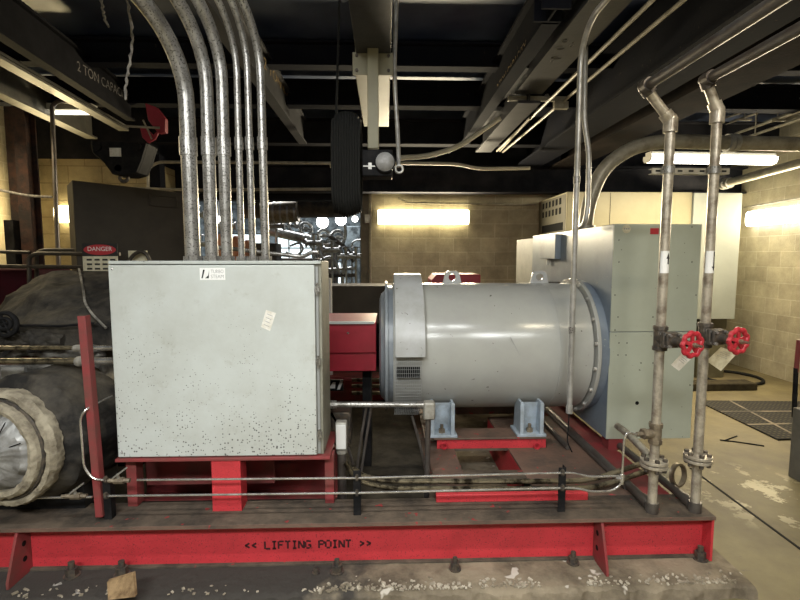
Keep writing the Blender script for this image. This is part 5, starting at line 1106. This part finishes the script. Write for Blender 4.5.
for i, (pp, r, lab) in enumerate((
    ([(318, 232), (318, 250), (325, 262)], .025, 'thin silver drop pipe under the middle lamp'),
    ([(345, 226), (346, 236), (342, 244), (334, 246)], .03, 'white curled hose under the right glowing lamp'),
    ([(352, 285), (352, 243), (356, 240), (362, 240)], .015, 'thin white wall conduit beside the opening jamb'),
    ([(318, 262), (330, 256), (336, 262), (340, 275)], .03, 'curved silver hose right of the control box corner'),
    ([(325, 270), (356, 268)], .03, 'upper level silver pipe low in the opening'),
    ([(325, 276), (357, 275)], .035, 'lower level dark pipe low in the opening'),
    ([(340, 248), (344, 262), (343, 284)], .03, 'vertical silver pipe right of the curled hose'),
    ([(290, 246), (300, 242), (304, 250), (296, 256), (286, 252)], .02, 'looped silver cable before the bright window'),
    ([(330, 236), (338, 242), (348, 250), (354, 262)], .04, 'thick dark pipe slanting to the jamb'),
    ([(300, 236), (312, 246), (318, 258)], .03, 'short silver pipe slanting below the rounded pipe end'))):
    mm_ = ['far_silver', 'far_dark'][1 if 'dark' in lab else 0]
    tag(MB().tube(fillet([q(x, y) for x, y in pp], .12, 5), r, 10).build('plant_pipe', mm_), lab, 'pipe')
for i, (px0, px1, py0, py1, Y, m_, lab) in enumerate(((232, 240, 236, 258, 7.9, 'orange_lag', 'orange lagged fitting left of a thin grey conduit'), (244, 251, 240, 259, 7.9, 'orange_lag', 'orange lagged fitting between the two thin grey conduits'), (218, 224, 234, 256, 7.9, 'orange_lag', 'orange lagged fitting behind the third conduit'), (278, 322, 258, 300, 9.4, 'far_dark', 'dark pump skid low in the opening'), (316, 336, 243, 262, 9.6, 'far_dark', 'dark machine cluster in the middle of the opening'), (346, 360, 226, 300, 10.4, 'far_wall', 'tall blue grey panel at the right of the opening'), (254, 276, 243, 264, 7.7, 'far_dark', 'dark equipment box behind the rightmost conduit'))):
    a, b = PY(px0, py1, Y), PY(px1, py0, Y)
    mb = MB()
    if m_ == 'orange_lag': mb.lathe(((a.x+b.x)/2, Y, a.z), (0, 0, 1), [(0, .03), (.05, (b.x-a.x)/2), (b.z-a.z-.06, (b.x-a.x)/2), (b.z-a.z, .03)], 20).cyl(((a.x+b.x)/2, Y, 0), ((a.x+b.x)/2, Y, a.z+.02), .025, n=8)
    else: mb.box(a.x, b.x, Y, Y+.4, 0, b.z)
    tag(mb.build('lagged_fitting' if m_ == 'orange_lag' else ('tall_panel' if m_ == 'far_wall' else 'plant_machine'), m_, bevel=.02 if m_ != 'orange_lag' else 0), lab, 'fitting' if m_ == 'orange_lag' else ('panel' if m_ == 'far_wall' else 'machine'))
rnd = random.Random(3)
spots = ['at far left of the opening, high', 'at far left of the opening, low', 'above the bright left window', 'just below the banded pipe', 'left of the middle lamp', 'beside the curled hose', 'above the level pipes', 'right beside the jamb, low']
for i, (px, py) in enumerate(((196, 215), (200, 244), (228, 226), (276, 226), (314, 243), (332, 250), (346, 256), (356, 256))):
    c = q(px, py, 8.3); r = .07
    mb = MB().cyl(c+V((-.12, 0, 0)), c+V((.12, 0, 0)), .045, n=12).cyl(c, c+V((0, 0, .14)), .03, n=10).torus(c+V((0, 0, .15)), (0, 0, 1), .07, .012, 18, 6)
    for sgn in (-1, 1): mb.cyl(c+V((sgn*.12, 0, 0)), c+V((sgn*.145, 0, 0)), .075, n=14)
    mb.cyl((c.x, c.y, 0), c, .02, n=8)
    tag(mb.build('flanged_valve', 'far_silver'), 'small flanged silver valve in the far room, '+spots[i], 'valve')
l = bpy.data.lights.new('annex_lamp', 'AREA'); l.shape = 'RECTANGLE'; l.size = 3; l.size_y = 1.5; l.energy = 200; l.color = (.95, .98, 1)
o = bpy.data.objects.new('annex_lamp', l); COL.objects.link(o); o.location = (-1.8, 9.6, 4.05)
# ------------------------------------------------------------------ world, view
W = bpy.data.worlds.new('world'); S.world = W; W.use_nodes = True; W.node_tree.nodes['Background'].inputs[0].default_value = (.6, .7, .9, 1); W.node_tree.nodes['Background'].inputs[1].default_value = .02
S.view_settings.view_transform = 'Standard'; S.view_settings.look = 'None'; S.view_settings.gamma = 1; S.view_settings.exposure = 0.45; S.view_settings.use_curve_mapping = False
